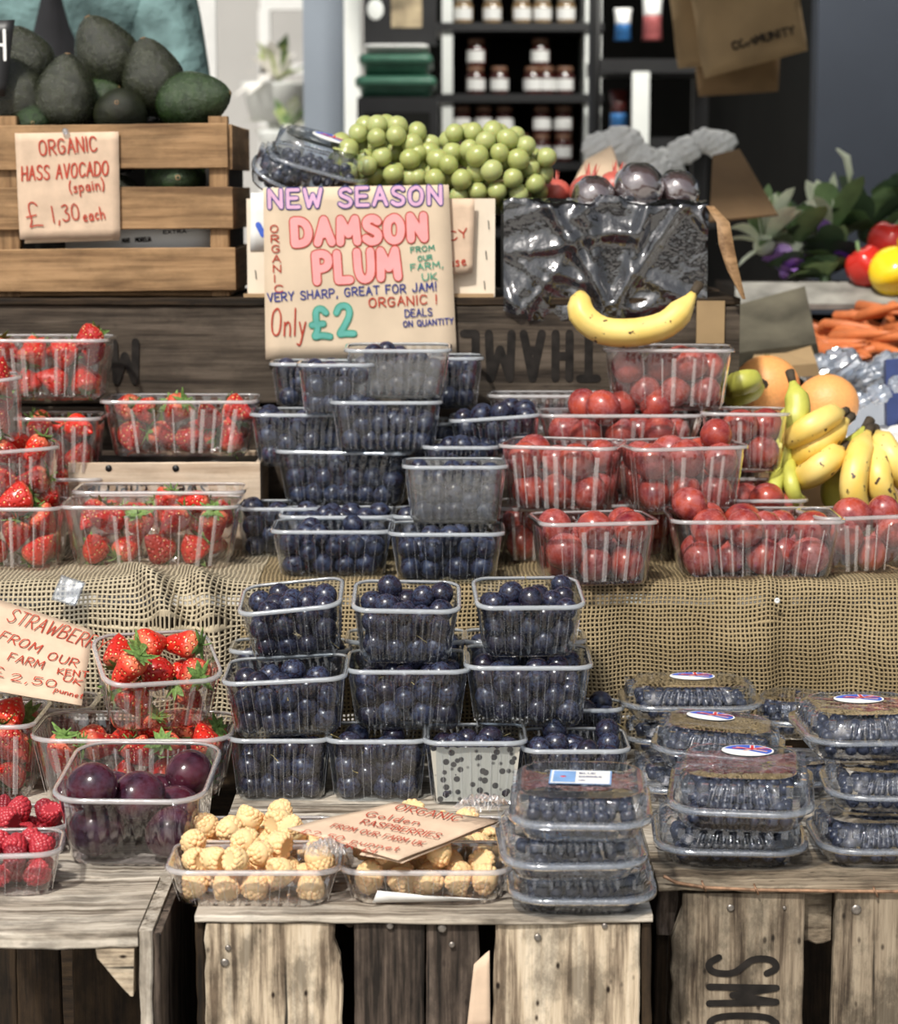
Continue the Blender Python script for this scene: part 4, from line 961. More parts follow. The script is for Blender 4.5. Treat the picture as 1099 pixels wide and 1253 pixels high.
# plastic sheet draped under carrots and peppers
g = MB(); V = []; F = []; nx, ny = 26, 10; rng = random.Random(8)
xq0, xq1 = P(985, 460, Y=YV).x, xv1
for j in range(ny+1):
    for i in range(nx+1):
        b_ = j/ny; V.append((xq0+(xq1-xq0)*i/nx+rng.uniform(-.006, .006), YV-.035+b_*.34, zt+.008+rng.uniform(0, .012) if j > 1 else zt-.06*(2-j)+.01+rng.uniform(-.006, .006)))
for j in range(ny):
    for i in range(nx): k = j*(nx+1)+i; F.append((k, k+1, k+nx+2, k+nx+1))
M_['bluesheet'] = plastic('bluish_polythene', .5, (.62, .70, .82), .2, 2.5, .8, 20)
g.add(V, F); tag(g.build('polythene_sheet', M_['bluesheet']), 'bluish polythene sheet spread under the heap of carrots', 'sheet')
M_['carrot'] = plain('carrot_skin', (.56, .16, .05), .5, .4, .12, 40, .3)
rng = random.Random(21)
g = MB(); g.tube([(-.05, 0, 0), (-.045, 0, 0), (.0, 0, .001), (.04, 0, -.001), (.062, 0, 0)], [.006, .0105, .0095, .006, .0015], 9); CAR = g.mesh('carrot', M_['carrot'])
for k in range(110):
    u = rng.uniform(1002, 1190); a_ = min(1, max(0, (u-985)/90)); lay = rng.random(); y = YV+.03+rng.random()*.28
    z = zt+.026+lay*.085*a_*(1-abs(y-YV-.17)/.22)
    o = obj('carrot', CAR, None, T(P(u, 420, Y=y).x, y, z) @ Rz(rng.gauss(-28, 38)) @ Ry(rng.gauss(0, 12)) @ Matrix.Scale(rng.uniform(.8, 1.25), 4))
    tag(o, 'orange carrot in the loose heap at the right edge', 'carrot', 'carrots heaped on the polythene sheet')
def pepper(label, u, v, Y, r, mat, rot=0):
    p = P(u, v, Y=Y); t = thing('bell_pepper', label, 'pepper', T(*p) @ Ry(rot)); mb = MB(); V = []; F = []; n = 20; m = 12
    mb.sphere((0, 0, 0), r, n, m); me = mb.mesh('body', mat)
    for w in me.vertices:
        an = math.atan2(w.co.y, w.co.x); f = 1+.10*math.cos(4*an)*(1 if w.co.z > -r*.9 else 0); w.co.x *= f; w.co.y *= f; w.co.z *= 1.12; q = (w.co.x**2+w.co.y**2)**.5
        if w.co.z > 0: w.co.z -= r*.45*math.exp(-(q/(r*.4))**2)
    obj('body', me, t); g = MB(); g.tube([(0, 0, r*.6), (r*.05, 0, r*.95), (r*.2, 0, r*1.35)], [r*.22, r*.1, r*.09], 8); g.build('stem', M_['leaf_m'], t)
M_['pred'] = plain('red_pepper_skin', (.60, .03, .02), .2, .6, .08, 10); M_['pyel'] = plain('yellow_pepper_skin', (.90, .62, .02), .2, .6, .06, 10)
pepper('yellow bell pepper at the right edge of the picture', 1094, 332, 4.02, .040, M_['pyel'], 60)
pepper('red bell pepper left of the yellow pepper', 1060, 325, 4.06, .034, M_['pred'], -30)
pepper('red bell pepper above the yellow pepper', 1088, 296, 4.15, .036, M_['pred'], 20)
pepper('yellow bell pepper behind the upper red pepper', 1112, 298, 4.14, .034, M_['pyel'], 100)
pepper('red bell pepper low beside the yellow pepper', 1072, 336, 4.12, .03, M_['pred'], 80)
def leafy(name, label, cat, u, v, Y, n, L_, mats, seed, spread=1.0, w=.02, lean=(0, 0)):
    p = P(u, v, Y=Y); t = thing(name, label, cat, T(*p)); rng = random.Random(seed)
    for i in range(n):
        a_ = rng.uniform(0, 6.28); e = rng.uniform(.1, 1.35); l = L_*rng.uniform(.6, 1.1); d = Vector((math.cos(a_)*math.cos(e)*spread+lean[0], math.sin(a_)*math.cos(e)*spread*.7, math.sin(e)+lean[1])); d.normalize()
        sd = d.cross(Vector((0, .4, 1))).normalized(); V = []; F = []; m = 6; ww = w*rng.uniform(.45, 1.1); dr_ = rng.uniform(.1, .5)
        for j in range(m+1):
            s_ = j/m; c = d*l*s_+Vector((0, 0, -dr_*l*s_*s_)); wd = ww*(.25+1.2*math.sin(math.pi*min(1, s_*.95))**1.2)*(1 if j < m else .15); up = Vector((0, 0, wd*.35))
            V += [c-sd*wd+up, c, c+sd*wd+up]
        for j in range(m): k = j*3; F += [(k, k+1, k+4, k+3), (k+1, k+2, k+5, k+4)]
        g = MB(); g.add(V, F); g.build('leaf', mats[rng.randrange(len(mats))], t)
    g = MB(); g.sphere((0, 0, 0), L_*.14, 10, 8); g.build('root_end', mats[0], t)
lm, ld, lp, ll, pu = M_['leaf_m'], M_['leaf_d'], M_['leaf_p'], M_['leaf_l'], M_['purple']
for k, a_ in enumerate([('leafy head with pale green upright leaves beside the cardboard', 935, 300, 4.15, 14, .14, [lp, lp, lm], 1, .6, .016),
    ('bunch of mid green leaves right of the pale leafy head', 972, 305, 4.2, 16, .14, [lp, lm, ld], 2, .9, .016),
    ('leafy bunch with one tall curled pale leaf', 1015, 290, 4.3, 12, .16, [lm, ld, lp], 3, .8, .015),
    ('dark green leafy bunch at the back right of the vegetables', 1062, 285, 4.35, 20, .15, [ld, lm, lm], 4, 1.0, .022),
    ('purple leaved vegetable in front of the green bunches', 960, 335, 4.10, 16, .07, [pu, ld, pu], 5, 1.2, .016),
    ('dark leafy vegetable with purple tints behind the red pepper', 1020, 322, 4.18, 18, .10, [ld, pu, lm], 6, 1.2, .018),
    ('low dark green leaves in front of the red pepper', 1010, 342, 4.10, 14, .08, [ld, lm], 7, 1.3, .016),
    ('dark leaves at the far right above the peppers', 1100, 265, 4.4, 18, .15, [ld, lm], 8, 1.0, .02)]):
    leafy('leafy_vegetable', a_[0], 'vegetable', *a_[1:7], a_[7], a_[8], a_[9])
g = MB(); c = [P(u, v, Y=4.3) for u, v in ((1000, 262), (1022, 250), (1038, 236), (1040, 212), (1036, 192), (1024, 182))]
g.tube(c, [.010, .012, .013, .017, .020, .006], 8, sq=.35); tag(g.build('curled_leaf', lp), 'single tall curled pale green leaf standing above the vegetables', 'leaf')

# ------------------------------------------------------------------ lower crates
yM = P(520, 1120, z=T1).y; yR = P(900, 1082, z=T1).y; yL = P(90, 1140, z=T1).y
FW_, RW, DP, TW, BI = M_['front_wood'], M_['right_wood'], M_['dark_plank'], M_['top_wood'], M_['brown_inner']
def X(u, Y, v=1180): return P(u, v, Y=Y).x
YB = 2.74
def vz(v, Y): return P(500, v, Y=Y).z
# middle crate
t = thing('wooden_crate', 'middle weathered crate with pale and dark upright planks under the golden raspberries', 'crate', T(0, 0, 0))
x0, x1 = X(238, yM), X(798, yM)
ys = [yM-.004, yM+.11, yM+.235, yM+.37, yM+.50, YB]
for a_, b_ in zip(ys, ys[1:]): plank(t, TW, x0, x1, a_, b_-.005, T1-.007, T1, 'x', .0014)
zt_ = T1-.0085
def brk(seed, amp, side):
    r_ = random.Random(seed); ph = [r_.uniform(0, 6) for _ in range(4)]
    def f(t_):
        e = amp*(.5+.5*math.sin(t_*9+ph[0])*math.sin(t_*23+ph[1]))
        return (e, 0) if side == 0 else (0, e)
    return f
zn = vz(1163, yM)
def edge_notch(t_): z_ = t_*zt_; return ((.0065 if z_ > zn else 0)+.001*math.sin(z_*300), .001*math.sin(z_*170))
plank(t, FW_, X(251, yM), X(419, yM), yM, yM+.014, 0, zt_, 'z', .0012, edge=edge_notch)
plank(t, DP, X(433, yM), X(519.5, yM), yM+.002, yM+.015, 0, zt_, 'z', .0008)
plank(t, DP, X(521, yM), X(588, yM), yM+.003, yM+.015, 0, zt_, 'z', .0008, edge=brk(4, .003, 0))
plank(t, FW_, X(603, yM), X(784, yM), yM, yM+.014, 0, zt_, 'z', .0012, edge=brk(7, .003, 1))
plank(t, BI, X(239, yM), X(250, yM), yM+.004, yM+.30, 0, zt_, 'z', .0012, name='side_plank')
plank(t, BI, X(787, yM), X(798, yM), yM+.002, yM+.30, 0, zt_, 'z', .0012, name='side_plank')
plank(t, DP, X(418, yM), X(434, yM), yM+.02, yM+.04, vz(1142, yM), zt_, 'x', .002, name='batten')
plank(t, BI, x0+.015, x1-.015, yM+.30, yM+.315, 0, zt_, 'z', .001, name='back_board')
for (u, v, r_) in ((275, 1178, .0042), (279, 1160, .003), (477, 1133, .0035), (541, 1136, .0042), (553, 1156, .003), (658, 1147, .0036), (740, 1133, .003)):
    p = P(u, v, Y=yM-.001); nail(t, p.x, p.y, p.z, r_)
c_ = Card(P(574, 1253, Y=yM-.003), P(600, 1253, Y=yM-.003), P(574, 1160, Y=yM-.003))
t2 = thing('torn_paper', 'torn strip of pale paper caught between the dark and pale planks', 'paper', c_.M); obj('sheet', c_.sheet([(580, 1180), (599, 1163), (600, 1262), (571, 1262)], M_['kraft_p'], .0004, .0006, 4, 6), t2)
# right crate
t = thing('wooden_crate', 'right weathered crate with stencilled letters and a rusty wire', 'crate', T(0, 0, 0))
x0, x1 = X(806, yR), X(1180, yR)
ys = [yR-.004, yR+.12, yR+.25, yR+.38, YB]
for k, (a_, b_) in enumerate(zip(ys, ys[1:])): plank(t, TW if k else RW, x0, x1, a_, b_-.005, T1-.007, T1, 'x', .0016)
zt_ = T1-.0085; zb = vz(1148, yR)
def edge_left(t_):
    z_ = t_*zt_; k = max(0, (z_-zb)/(zt_-zb)); return ((.012*k**.6 if k > 0 else 0)+.0014*math.sin(z_*240), .0006*math.sin(z_*90))
def el2(t_): a_, b_ = edge_left(t_); return (b_, a_)
plank(t, RW, X(821, yR), X(983, yR), yR, yR+.014, 0, zt_, 'z', .0010, edge=lambda t_: (edge_left(t_)[1], edge_left(t_)[0]))
plank(t, RW, X(1020, yR), X(1178, yR), yR, yR+.014, 0, zt_, 'z', .0010, edge=brk(12, .002, 0))
plank(t, RW, X(982, yR), X(1021, yR), yR+.016, yR+.028, vz(1160, yR), zt_, 'x', .002, name='batten')
plank(t, DP, X(806, yR), X(830, yR), yR+.018, yR+.03, vz(1150, yR), zt_, 'z', .0015, name='batten')
plank(t, BI, x0, x0+.012, yR+.03, yR+.32, 0, zt_, 'z', .001, name='side_plank')
plank(t, BI, x0+.014, x1, yR+.30, yR+.312, 0, zt_, 'z', .001, name='back_board')
for (u, v, r_) in ((894, 1111, .0038), (960, 1111, .002), (1048, 1113, .0052)): p = P(u, v, Y=yR-.001); nail(t, p.x, p.y, p.z, r_)
ink = Ink(); cc = Card(P(800, 1253, Y=yR-.0006), P(900, 1253, Y=yR-.0006), P(800, 1100, Y=yR-.0006))
k = pxm(P(900, 1200, Y=yR))
for ch, v0 in (('S', 1171), ('M', 1207), ('O', 1242)):
    a_ = cc.loc(868, v0); ink.text('stencil', ch, a_[0], a_[1], 82*k, 8.5*k, rot=-90, width=22*k, lift=.0012, jit=0)
ink.build(t, M=cc.M)
g = MB(); pts = [P(u, v, Y=yR-.006) for u, v in ((812, 1072), (828, 1080), (862, 1086), (925, 1089), (1000, 1090), (1100, 1091), (1180, 1092))]
g.tube(pts, .0018, 8)
wire = thing('wire', 'rusty wire stapled along the top of the right crate', 'wire', T(0, 0, 0)); g.build('strand', M_['rust'], wire)
for (u, v) in ((861, 1084), (925, 1088), (1071, 1091)):
    g = MB(); g.tube([P(u-2, v-6, Y=yR-.002), P(u-1, v-3, Y=yR-.008), P(u+2, v+4, Y=yR-.008), P(u+3, v+6, Y=yR-.001)], .0012, 6); g.build('staple', M_['rust'], wire)
# left crate, lying on its side: open front
t = thing('wooden_crate', 'left crate with a bleached top board and a dark open front', 'crate', T(0, 0, 0))
x0, x1 = X(-80, yL, 1140), X(168, yL, 1140); xe = X(196, yL, 1140)
yj = P(80, 1072, z=T1).y
for k, (a_, b_) in enumerate(((yL, yj-.004), (yj, yj+.13), (yj+.135, yj+.27), (yj+.275, YB))): plank(t, TW, x0, x1-(.002 if k else 0) if k == 0 else xe-.012, a_, b_, T1-.016, T1, 'x', .0014)
plank(t, TW, x1+.002, x1+.012, yL+.002, yL+.33, 0, T1-.001, 'z', .0016, name='side_plank')
plank(t, DP, x1+.013, xe, yL+.004, yL+.34, 0, T1-.004, 'z', .0016, name='side_plank')
u_ = [-80, -20, 20, 76, 90, 165]
for a_, b_ in ((-90, 20), (20, 74), (88, 172)): yy = yL+.30; plank(t, BI, X(a_, yy), X(b_, yy), yy, yy+.012, 0, T1-.017, 'z', .0008, name='back_board')
A0 = P(117, 1163, Y=yL+.004); g = MB(); a1, a2, a3 = P(117, 1161, Y=yL+.003), P(164, 1161, Y=yL+.003), P(163, 1219, Y=yL+.003)
pr = [a1, P(119, 1172, Y=yL+.003), P(130, 1185, Y=yL+.003), P(139, 1196, Y=yL+.003), P(151, 1210, Y=yL+.003), P(160, 1219, Y=yL+.003), a3, a2]
V = pr+[q+Vector((0, .018, 0)) for q in pr]; n = len(pr); g.add(V, [tuple(range(n)), tuple(range(2*n-1, n-1, -1))]+[(k, k+n, (k+1) % n+n, (k+1) % n) for k in range(n)])
me = g.mesh('corner_bracket', FW_, False); c0 = a2; me.transform(T(*(-c0))); obj('corner_bracket', me, t, T(*c0))
# the shelf behind them
t = thing('shelf_bench', 'plank bench hidden under the hessian behind the front crates', 'bench', T(0, 0, 0))
xa, xb = X(-90, 2.8, 700), X(1190, 2.8, 700)
for k in range(5): plank(t, DP, xa, xb, 2.785+k*.15, 2.785+k*.15+.145, T2-.020, T2-.004, 'x', .0006)
for k in range(4): plank(t, BI, xa, xb, 2.785, 2.797, .02+k*.145, .02+k*.145+.135, 'x', .0008, name='front_board')
for x in (xa+.03, 0, xb-.06):
    for y in (2.81, 3.48): plank(t, BI, x, x+.03, y, y+.03, 0, T2-.021, 'z', name='leg')
# hessian
M_['hessian'] = hessian('brown_hessian', .0052, (.43, .335, .20), (.30, .225, .125), .53)
M_['hessian_net'] = hessian('pale_hessian_net', .0058, (.64, .55, .40), (.48, .40, .28), .50)
def hess(name, label, mat, u0, u1, seed, y_front, zbot, ridge=None, lift=0.0, ridge2=None):
    xa, xb = X(u0, 2.76, 760), X(u1, 2.76, 760); path = []; yb = 3.50
    n1 = 30
    for i in range(n1+1): path.append((yb+(y_front+.02-yb)*i/n1, T2+.001+lift))
    for i in range(1, 6): a_ = R(90*i/5); path.append((y_front+.02-.02*math.sin(a_), T2+.001+lift-.02+.02*math.cos(a_)))
    n2 = 26; z_ = path[-1][1]
    for i in range(1, n2+1): path.append((y_front-.004*math.sin(i/n2*3), z_+(zbot-z_)*i/n2))
    nx = int((xb-xa)/.007); V = []; F = []; uv = []; s_ = 0
    for j, (y, z) in enumerate(path):
        if j: s_ += math.hypot(y-path[j-1][0], z-path[j-1][1])
        hang = max(0, (T2-.01-z)/.2)
        for i in range(nx+1):
            x = xa+(xb-xa)*i/nx; f = math.sin(x*38+seed+1.6*math.sin(x*9))+.6*math.sin(x*71+seed*2+z*22)
            dy = -.0115*f*min(1, hang*3)-.016*min(1, hang*3); dz = .0012*math.sin(x*60+y*50) if z > T2-.01 else .0
            if ridge:
                for (rx, rw, ra, slope) in ridge:
                    c_ = rx+slope*(s_-.72); g_ = math.exp(-((x-c_)/rw)**2); env = min(1, max(0, (s_-.60)/.10)); dy -= ra*g_*env; dz += ra*.5*g_*env*(1 if z > T2-.05 else 0)
            V.append((x, y+dy, z+dz)); uv.append((x+.0015*math.sin(s_*40+seed), s_))
    for j in range(len(path)-1):
        for i in range(nx): k = j*(nx+1)+i; F.append((k, k+nx+1, k+nx+2, k+1))
    me = mesh('cloth', V, F, mat, uv=uv); t = obj(name, me); tag(t, label, 'cloth'); return t
hess('hessian_cloth', 'brown hessian cloth draped over the front of the rear shelf', M_['hessian'], 296, 1190, 1.0, 2.762, .43, [(X(930, 2.76), .012, .010, .0)])
hess('hessian_net', 'pale open weave hessian bunched on the left of the rear shelf', M_['hessian_net'], -80, 316, 2.0, 2.752, .46, [(X(190, 2.76), .018, .046, .42), (X(250, 2.76), .016, .034, .30), (X(150, 2.76), .05, .012, .1)], .0015)
p = P(951, 735, Y=2.738); g = MB(); g.lathe([(.0035, 0), (.0035, .001), (.0014, .0014), (.0014, .0008)], 14); tag(g.build('eyelet', M_['white'], None, T(*p) @ Rx(90)), 'small white eyelet pinned in the hessian at the right', 'eyelet')
c_ = Card(P(62, 735, Y=2.722), P(102, 735, Y=2.722), P(70, 705, Y=2.735)); t = thing('tape_scrap', 'scrap of clear sticky tape on the pale hessian net', 'tape', c_.M)
obj('sheet', c_.sheet([(75, 703), (105, 712), (92, 742), (62, 733)], M_['flange'], .002, .0004, 8, 8, 3), t)

# ------------------------------------------------------------------ dark crate with mirrored stencils
t = thing('dark_crate', 'long dark brown crate with upside-down stencilled letters behind the punnets', 'crate', T(0, 0, 0))
xa, xb = X(-100, YW, 420), X(905, YW, 420); WW = M_['wall_wood']
zm = P(500, 497, Y=YW).z
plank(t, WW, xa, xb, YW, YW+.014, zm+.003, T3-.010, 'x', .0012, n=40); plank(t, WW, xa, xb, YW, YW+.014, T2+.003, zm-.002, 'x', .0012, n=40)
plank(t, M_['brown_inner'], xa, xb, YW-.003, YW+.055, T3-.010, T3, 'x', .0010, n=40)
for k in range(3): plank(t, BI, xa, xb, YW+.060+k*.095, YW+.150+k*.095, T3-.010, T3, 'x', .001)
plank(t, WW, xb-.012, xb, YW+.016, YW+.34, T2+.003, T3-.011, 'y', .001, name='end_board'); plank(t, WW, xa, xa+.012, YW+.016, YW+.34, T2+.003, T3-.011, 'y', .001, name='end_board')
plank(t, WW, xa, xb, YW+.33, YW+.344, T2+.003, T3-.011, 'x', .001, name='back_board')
cc = Card(P(500, 465, Y=YW-.0002), P(600, 465, Y=YW-.0002), P(500, 380, Y=YW-.0002)); ink = Ink(); k = pxm(P(650, 440, Y=YW))
for ch, u, w in (('T', 731, 30), ('H', 697, 27), ('A', 663, 32), ('M', 626, 38), ('E', 582, 24)):
    a_ = cc.loc(u, 408); ink.text('stencil', ch, a_[0], a_[1], 55*k, 10*k, width=(w-9)*k, rot=180, lift=.0016, jit=0)
a_ = cc.loc(166, 466); 
ink.text('stencil', 'M', cc.loc(166, 418)[0], cc.loc(166, 418)[1], 48*k, 9*k, width=28*k, rot=180, lift=.0016, jit=0); ink.build(t, M=cc.M)
# pale cherry box
YP = 3.00; zpt = P(200, 566, Y=YP).z
xa, xb = X(84, YP, 590), X(318, YP, 590)
t = thing('cherry_box', 'pale wooden box reading sweet cherries upside down behind the strawberries', 'box', T(0, 0, 0))
plank(t, M_['pale_box'], xa, xb, YP, YP+.007, T2+.002, zpt, 'x', .0004)
plank(t, M_['pale_box'], xa, xa+.007, YP+.008, YP+.145, T2+.002, zpt, 'y', .0004, name='end_board'); plank(t, M_['pale_box'], xb-.007, xb, YP+.008, YP+.145, T2+.002, zpt, 'y', .0004, name='end_board')
plank(t, M_['pale_box'], xa+.008, xb-.008, YP+.138, YP+.145, T2+.002, zpt, 'x', .0004, name='back_board')
plank(t, M_['black'], xa+.0075, xb-.0075, YP+.0075, YP+.137, zpt-.012, zpt-.006, 'x', .0002, name='inner_tray')
cc = Card(P(100, 600, Y=YP-.0002), P(200, 600, Y=YP-.0002), P(100, 570, Y=YP-.0002)); ink = Ink(); k = pxm(P(200, 600, Y=YP))
a_ = cc.loc(252, 592); ink.text('stencil', 'sweet cherries', a_[0], a_[1], 20*k, 2.6*k, width=156*k, rot=180, lift=.0008, jit=0, shear=.1); ink.build(t, M=cc.M)
for u in (133, 215):
    p = P(u, 573, Y=YP-.0004); g = MB(); g.lathe([(.0045, 0), (.0045, .0006)], 16, 0, Matrix.Scale(1, 4)); g.build('hand_hole', M_['black'], t, T(*p) @ Rx(90))

# ------------------------------------------------------------------ avocado crate
AW = M_['avo_wood']; YA = YW+.03
t = thing('avocado_crate', 'light brown slatted crate heaped with avocados at the top left', 'crate', T(0, 0, 0))
def slat(u0, u1, vt, vb, tilt=0):
    a_, b_ = P(u0, vb, Y=YA), P(u1, vt, Y=YA); plank(t, AW, a_.x, b_.x, YA, YA+.007, a_.z, b_.z, 'x', .0004, name='slat', rot=Ry(-tilt))
slat(-30, 278, 152, 207, .6); slat(-30, 284, 229, 281, .3); slat(-30, 288, 304, 357, .4)
for (u0, u1) in ((-6, 20), (258, 278)):
    a_, b_ = P(u0, 360, Y=YA+.008), P(u1, 142, Y=YA+.008); plank(t, AW, a_.x, b_.x, YA+.008, YA+.030, T3+.001, b_.z, 'z', .0004, name='corner_post')
xr_ = P(288, 300, Y=YA).x; zs = [(P(0, b, Y=YA).z, P(0, a, Y=YA).z) for a, b in ((152, 207), (229, 281), (304, 357))]
for z0, z1 in zs:
    plank(t, AW, xr_-.010, xr_-.003, YA+.008, YA+.27, z0, z1, 'y', .0004, name='side_slat'); plank(t, AW, X(-30, YA, 250), X(-30, YA, 250)+.007, YA+.008, YA+.27, z0, z1, 'y', .0004, name='side_slat')
    plank(t, AW, X(-30, YA, 250), xr_-.003, YA+.271, YA+.278, z0, z1, 'x', .0004, name='back_slat')
for k in range(3): plank(t, AW, X(-30, YA, 350)+.008, xr_-.011, YA+.01+k*.09, YA+.09+k*.09, T3+.001, T3+.008, 'x', .0003, name='floor_slat')
g = MB(); g.box(xr_-.014, xr_-.0115, YA+.032, YA+.262, T3+.010, zs[0][1]-.004); g.box(X(-30, YA, 250)+.012, xr_-.016, YA+.264, YA+.268, T3+.010, zs[0][1]-.004); g.build('dark_lining', M_['darkcard'], t, smooth=False)  # added dark panels paint shade into the gaps between the slats
c_ = Card(P(110, 304, Y=YA+.034), P(255, 304, Y=YA+.034), P(110, 280, Y=YA+.034)); t2 = thing('printed_label', 'white printed label strip seen between the two lower slats of the avocado crate', 'label', c_.M)
obj('sheet', c_.sheet([(80, 282), (258, 278), (258, 306), (80, 308)], M_['white'], .0003, .0005, 6, 2), t2); ink = Ink()
c_.write(ink, 'stencil', 'MAR / MORELIA'.replace('/', ' '), (150, 297), (185, 295), 5, 1.3)
c_.write(ink, 'stencil', 'EXTRA', (200, 286), (228, 285), 4, 1); ink.build(t2)
def avo_me(mat, seed):
    mb = MB(); prof = []
    for i in range(19):
        t_ = i/18; z = (t_-.5)*1.42*2*.62; r_ = math.sin(math.pi*t_)**.55*(.66-.15*(t_-.5)*1.7) if 0 < t_ < 1 else .02
        prof.append((max(.03, r_), z))
    mb.lathe(prof, 24); me = mb.mesh('skin', mat); rng = random.Random(seed)
    for v in me.vertices: c = v.co; k = 1+.02*math.sin(4*math.atan2(c.y, c.x)+seed)+.015*math.sin(9*c.z+seed)+rng.uniform(-.008, .008); c.x *= k; c.y *= k
    return me
M_['avo'] = fruit_mat('avocado_skin', (.008, .010, .005), (.022, .026, .010), (.055, .060, .028), .35, .17, 4, 0, 1.0, .7, .0035); M_['avo_g'] = fruit_mat('green_avocado_skin', (.010, .024, .007), (.026, .058, .014), (.06, .09, .03), .35, .17, 4, 0, 1.0, .7, .0035)
AV = [avo_me(M_['avo'], 1), avo_me(M_['avo_g'], 2), avo_me(M_['avo'], 5)]
g = MB(); g.lathe([(.04, 0), (.065, .02), (.05, .035)], 8); AST = g.mesh('stem_scar', M_['avo_stem'])
for lab, u, v, y, s, k, e in [
    ('green avocado lying on its side at the right end of the heap', 237, 124, .07, 70, 1, (10, 78, 0)),
    ('tall dark avocado standing right of the middle of the heap', 187, 95, .10, 72, 0, (12, -12, 0)),
    ('topmost dark avocado of the heap', 130, 68, .15, 76, 0, (14, -24, 0)),
    ('small avocado with a pale stem scar facing the viewer', 147, 140, .055, 62, 0, (72, 8, 0)),
    ('large upright avocado above the card', 80, 118, .07, 76, 2, (8, 6, 0)),
    ('dark avocado at the left, half behind the large upright one', 22, 116, .075, 70, 2, (10, -14, 0)),
    ('dark purple avocado upper left in the heap', 32, 74, .13, 66, 0, (18, -22, 0)),
    ('avocado low at the back between the upright ones', 112, 128, .12, 60, 1, (5, 60, 0)),
    ('small green avocado just above the left end of the top slat', 40, 152, .05, 46, 1, (80, 80, 0)),
    ('avocado seen in the gap below the top slat', 215, 219, .06, 70, 1, (80, 80, 0)),
    ('dark avocado in the gap left of the card', 70, 220, .08, 70, 0, (70, 80, 20)),
    ('dark avocado hidden low in the crate', 150, 170, .15, 76, 0, (20, 70, 20)), ('avocado buried under the heap at the right', 215, 175, .15, 76, 0, (20, -70, 20)), ('avocado buried under the heap at the left', 50, 175, .16, 76, 2, (20, -60, 0)),
    ('avocado buried at the bottom of the crate', 130, 250, .13, 76, 2, (20, -80, 0)), ('avocado at the bottom right of the crate', 215, 260, .13, 76, 1, (20, 80, 0))]:
    p = P(u, v, Y=YA+y); sc_ = s*pxm(p)*.79; o = thing('avocado', lab, 'avocado', T(*p) @ Euler([R(a) for a in e]).to_matrix().to_4x4() @ Matrix.Scale(sc_, 4)); obj('skin', AV[k], o); obj('stem_scar', AST, o, T(0, 0, .84))
# card on the avocado crate
YK = YA-.006
c_ = Card(P(24, 293, Y=YK), P(147, 290, Y=YK), P(18, 163, Y=YK)); t = thing('price_card', 'brown paper price card for avocados pinned to the slatted crate', 'sign', c_.M)
obj('sheet', c_.sheet([(18, 163), (145, 161), (147, 290), (24, 293)], M_['kraft_p'], .0006, .0012), t); ink = Ink()
W_ = lambda *a, **k: c_.write(ink, 'ink_red', *a, **k)
W_('ORGANIC', (49, 190), (119, 184), 18, 2.0, lift=.0008); W_('HASS AVOCADO', (27, 221), (133, 214), 17, 2.0, lift=.0008, shear=.08); W_('(spain)', (86, 236), (128, 231), 14, 1.8, lift=.0008)
W_('£', (36, 279), (53, 275), 32, 1.8, lift=.0008); W_('1,30', (65, 272), (98, 268), 20, 1.8, lift=.0008); W_('each', (103, 271), (129, 267), 15, 1.8, lift=.0008); ink.build(t)
c2 = Card(P(28, 297, Y=YK+.003), P(147, 294, Y=YK+.003), P(24, 200, Y=YK+.003)); t2 = thing('paper_bag', 'folded brown paper bag peeping out under the avocado card', 'bag', c2.M); obj('sheet', c2.sheet([(26, 200), (146, 200), (146, 294), (30, 298)], M_['kraft'], .0003, .0012), t2)
g = MB(); g.lathe([(.004, 0), (.005, .002), (.002, .004)], 8); p = P(80, 161, Y=YK-.001); g.build('tape', M_['flange'], t, c_.I @ (T(*p) @ Rx(90)))
# black price board at left edge
c_ = Card(P(-30, 118, Y=YA+.02), P(8, 118, Y=YA+.02), P(-22, 24, Y=YA+.02)); t = thing('chalk_board', 'black price board with white handwriting cut by the left edge', 'sign', c_.M)
obj('sheet', c_.sheet([(-30, 26), (18, 24), (6, 118), (-34, 118)], M_['black'], .0003, .002, 4, 6), t); ink = Ink(); c_.write(ink, 'white', 'AH', (-30, 74), (7, 74), 36, 4, lift=.0008); ink.build(t)

# ------------------------------------------------------------------ cardboard box, damson sign
YC = YW+.012
t = thing('cardboard_box', 'flat pale cardboard box with staples behind the large card sign', 'box', T(0, 0, 0))
a_, b_ = P(303, 358, Y=YC), P(606, 243, Y=YC); M_['palecard'] = plain('pale_cardboard', (.76, .66, .53), .85, .2, .04, 25)
g = MB(); g.box(a_.x, b_.x, YC, YC+.004, T3+.001, b_.z); g.build('front_panel', M_['palecard'], t, smooth=False)
g = MB(); g.box(a_.x, a_.x+.004, YC+.0045, YC+.09, T3+.001, b_.z-.01); g.box(b_.x-.004, b_.x, YC+.0045, YC+.09, T3+.001, b_.z-.01); g.box(a_.x+.005, b_.x-.005, YC+.086, YC+.09, T3+.001, b_.z-.01); g.box(a_.x+.005, b_.x-.005, YC+.005, YC+.085, T3+.001, T3+.005); g.build('side_panels', M_['cardboard'], t, smooth=False)
g = MB(); q = P(500, 360, Y=YC-.004); g.box(P(298, 300, Y=YC).x, P(604, 300, Y=YC).x, YC-.008, YC-.001, T3+.001, T3+.006); g.build('bottom_lip', M_['cardboard'], t, smooth=False)
for (u, v) in ((598, 275), (595, 312), (593, 349), (313, 336)):
    p = P(u, v, Y=YC-.0008); g = MB(); g.box(-.0006, .0006, -.0006, .0006, -.006, .006); g.build('staple', M_['black'], t, T(*p) @ Ry(-6), smooth=False)
c_ = Card(P(306, 305, Y=YC-.002), P(322, 305, Y=YC-.002), P(306, 235, Y=YC-.002)); t2 = thing('sticker', 'white printed sticker left of the large card sign', 'sticker', c_.M)
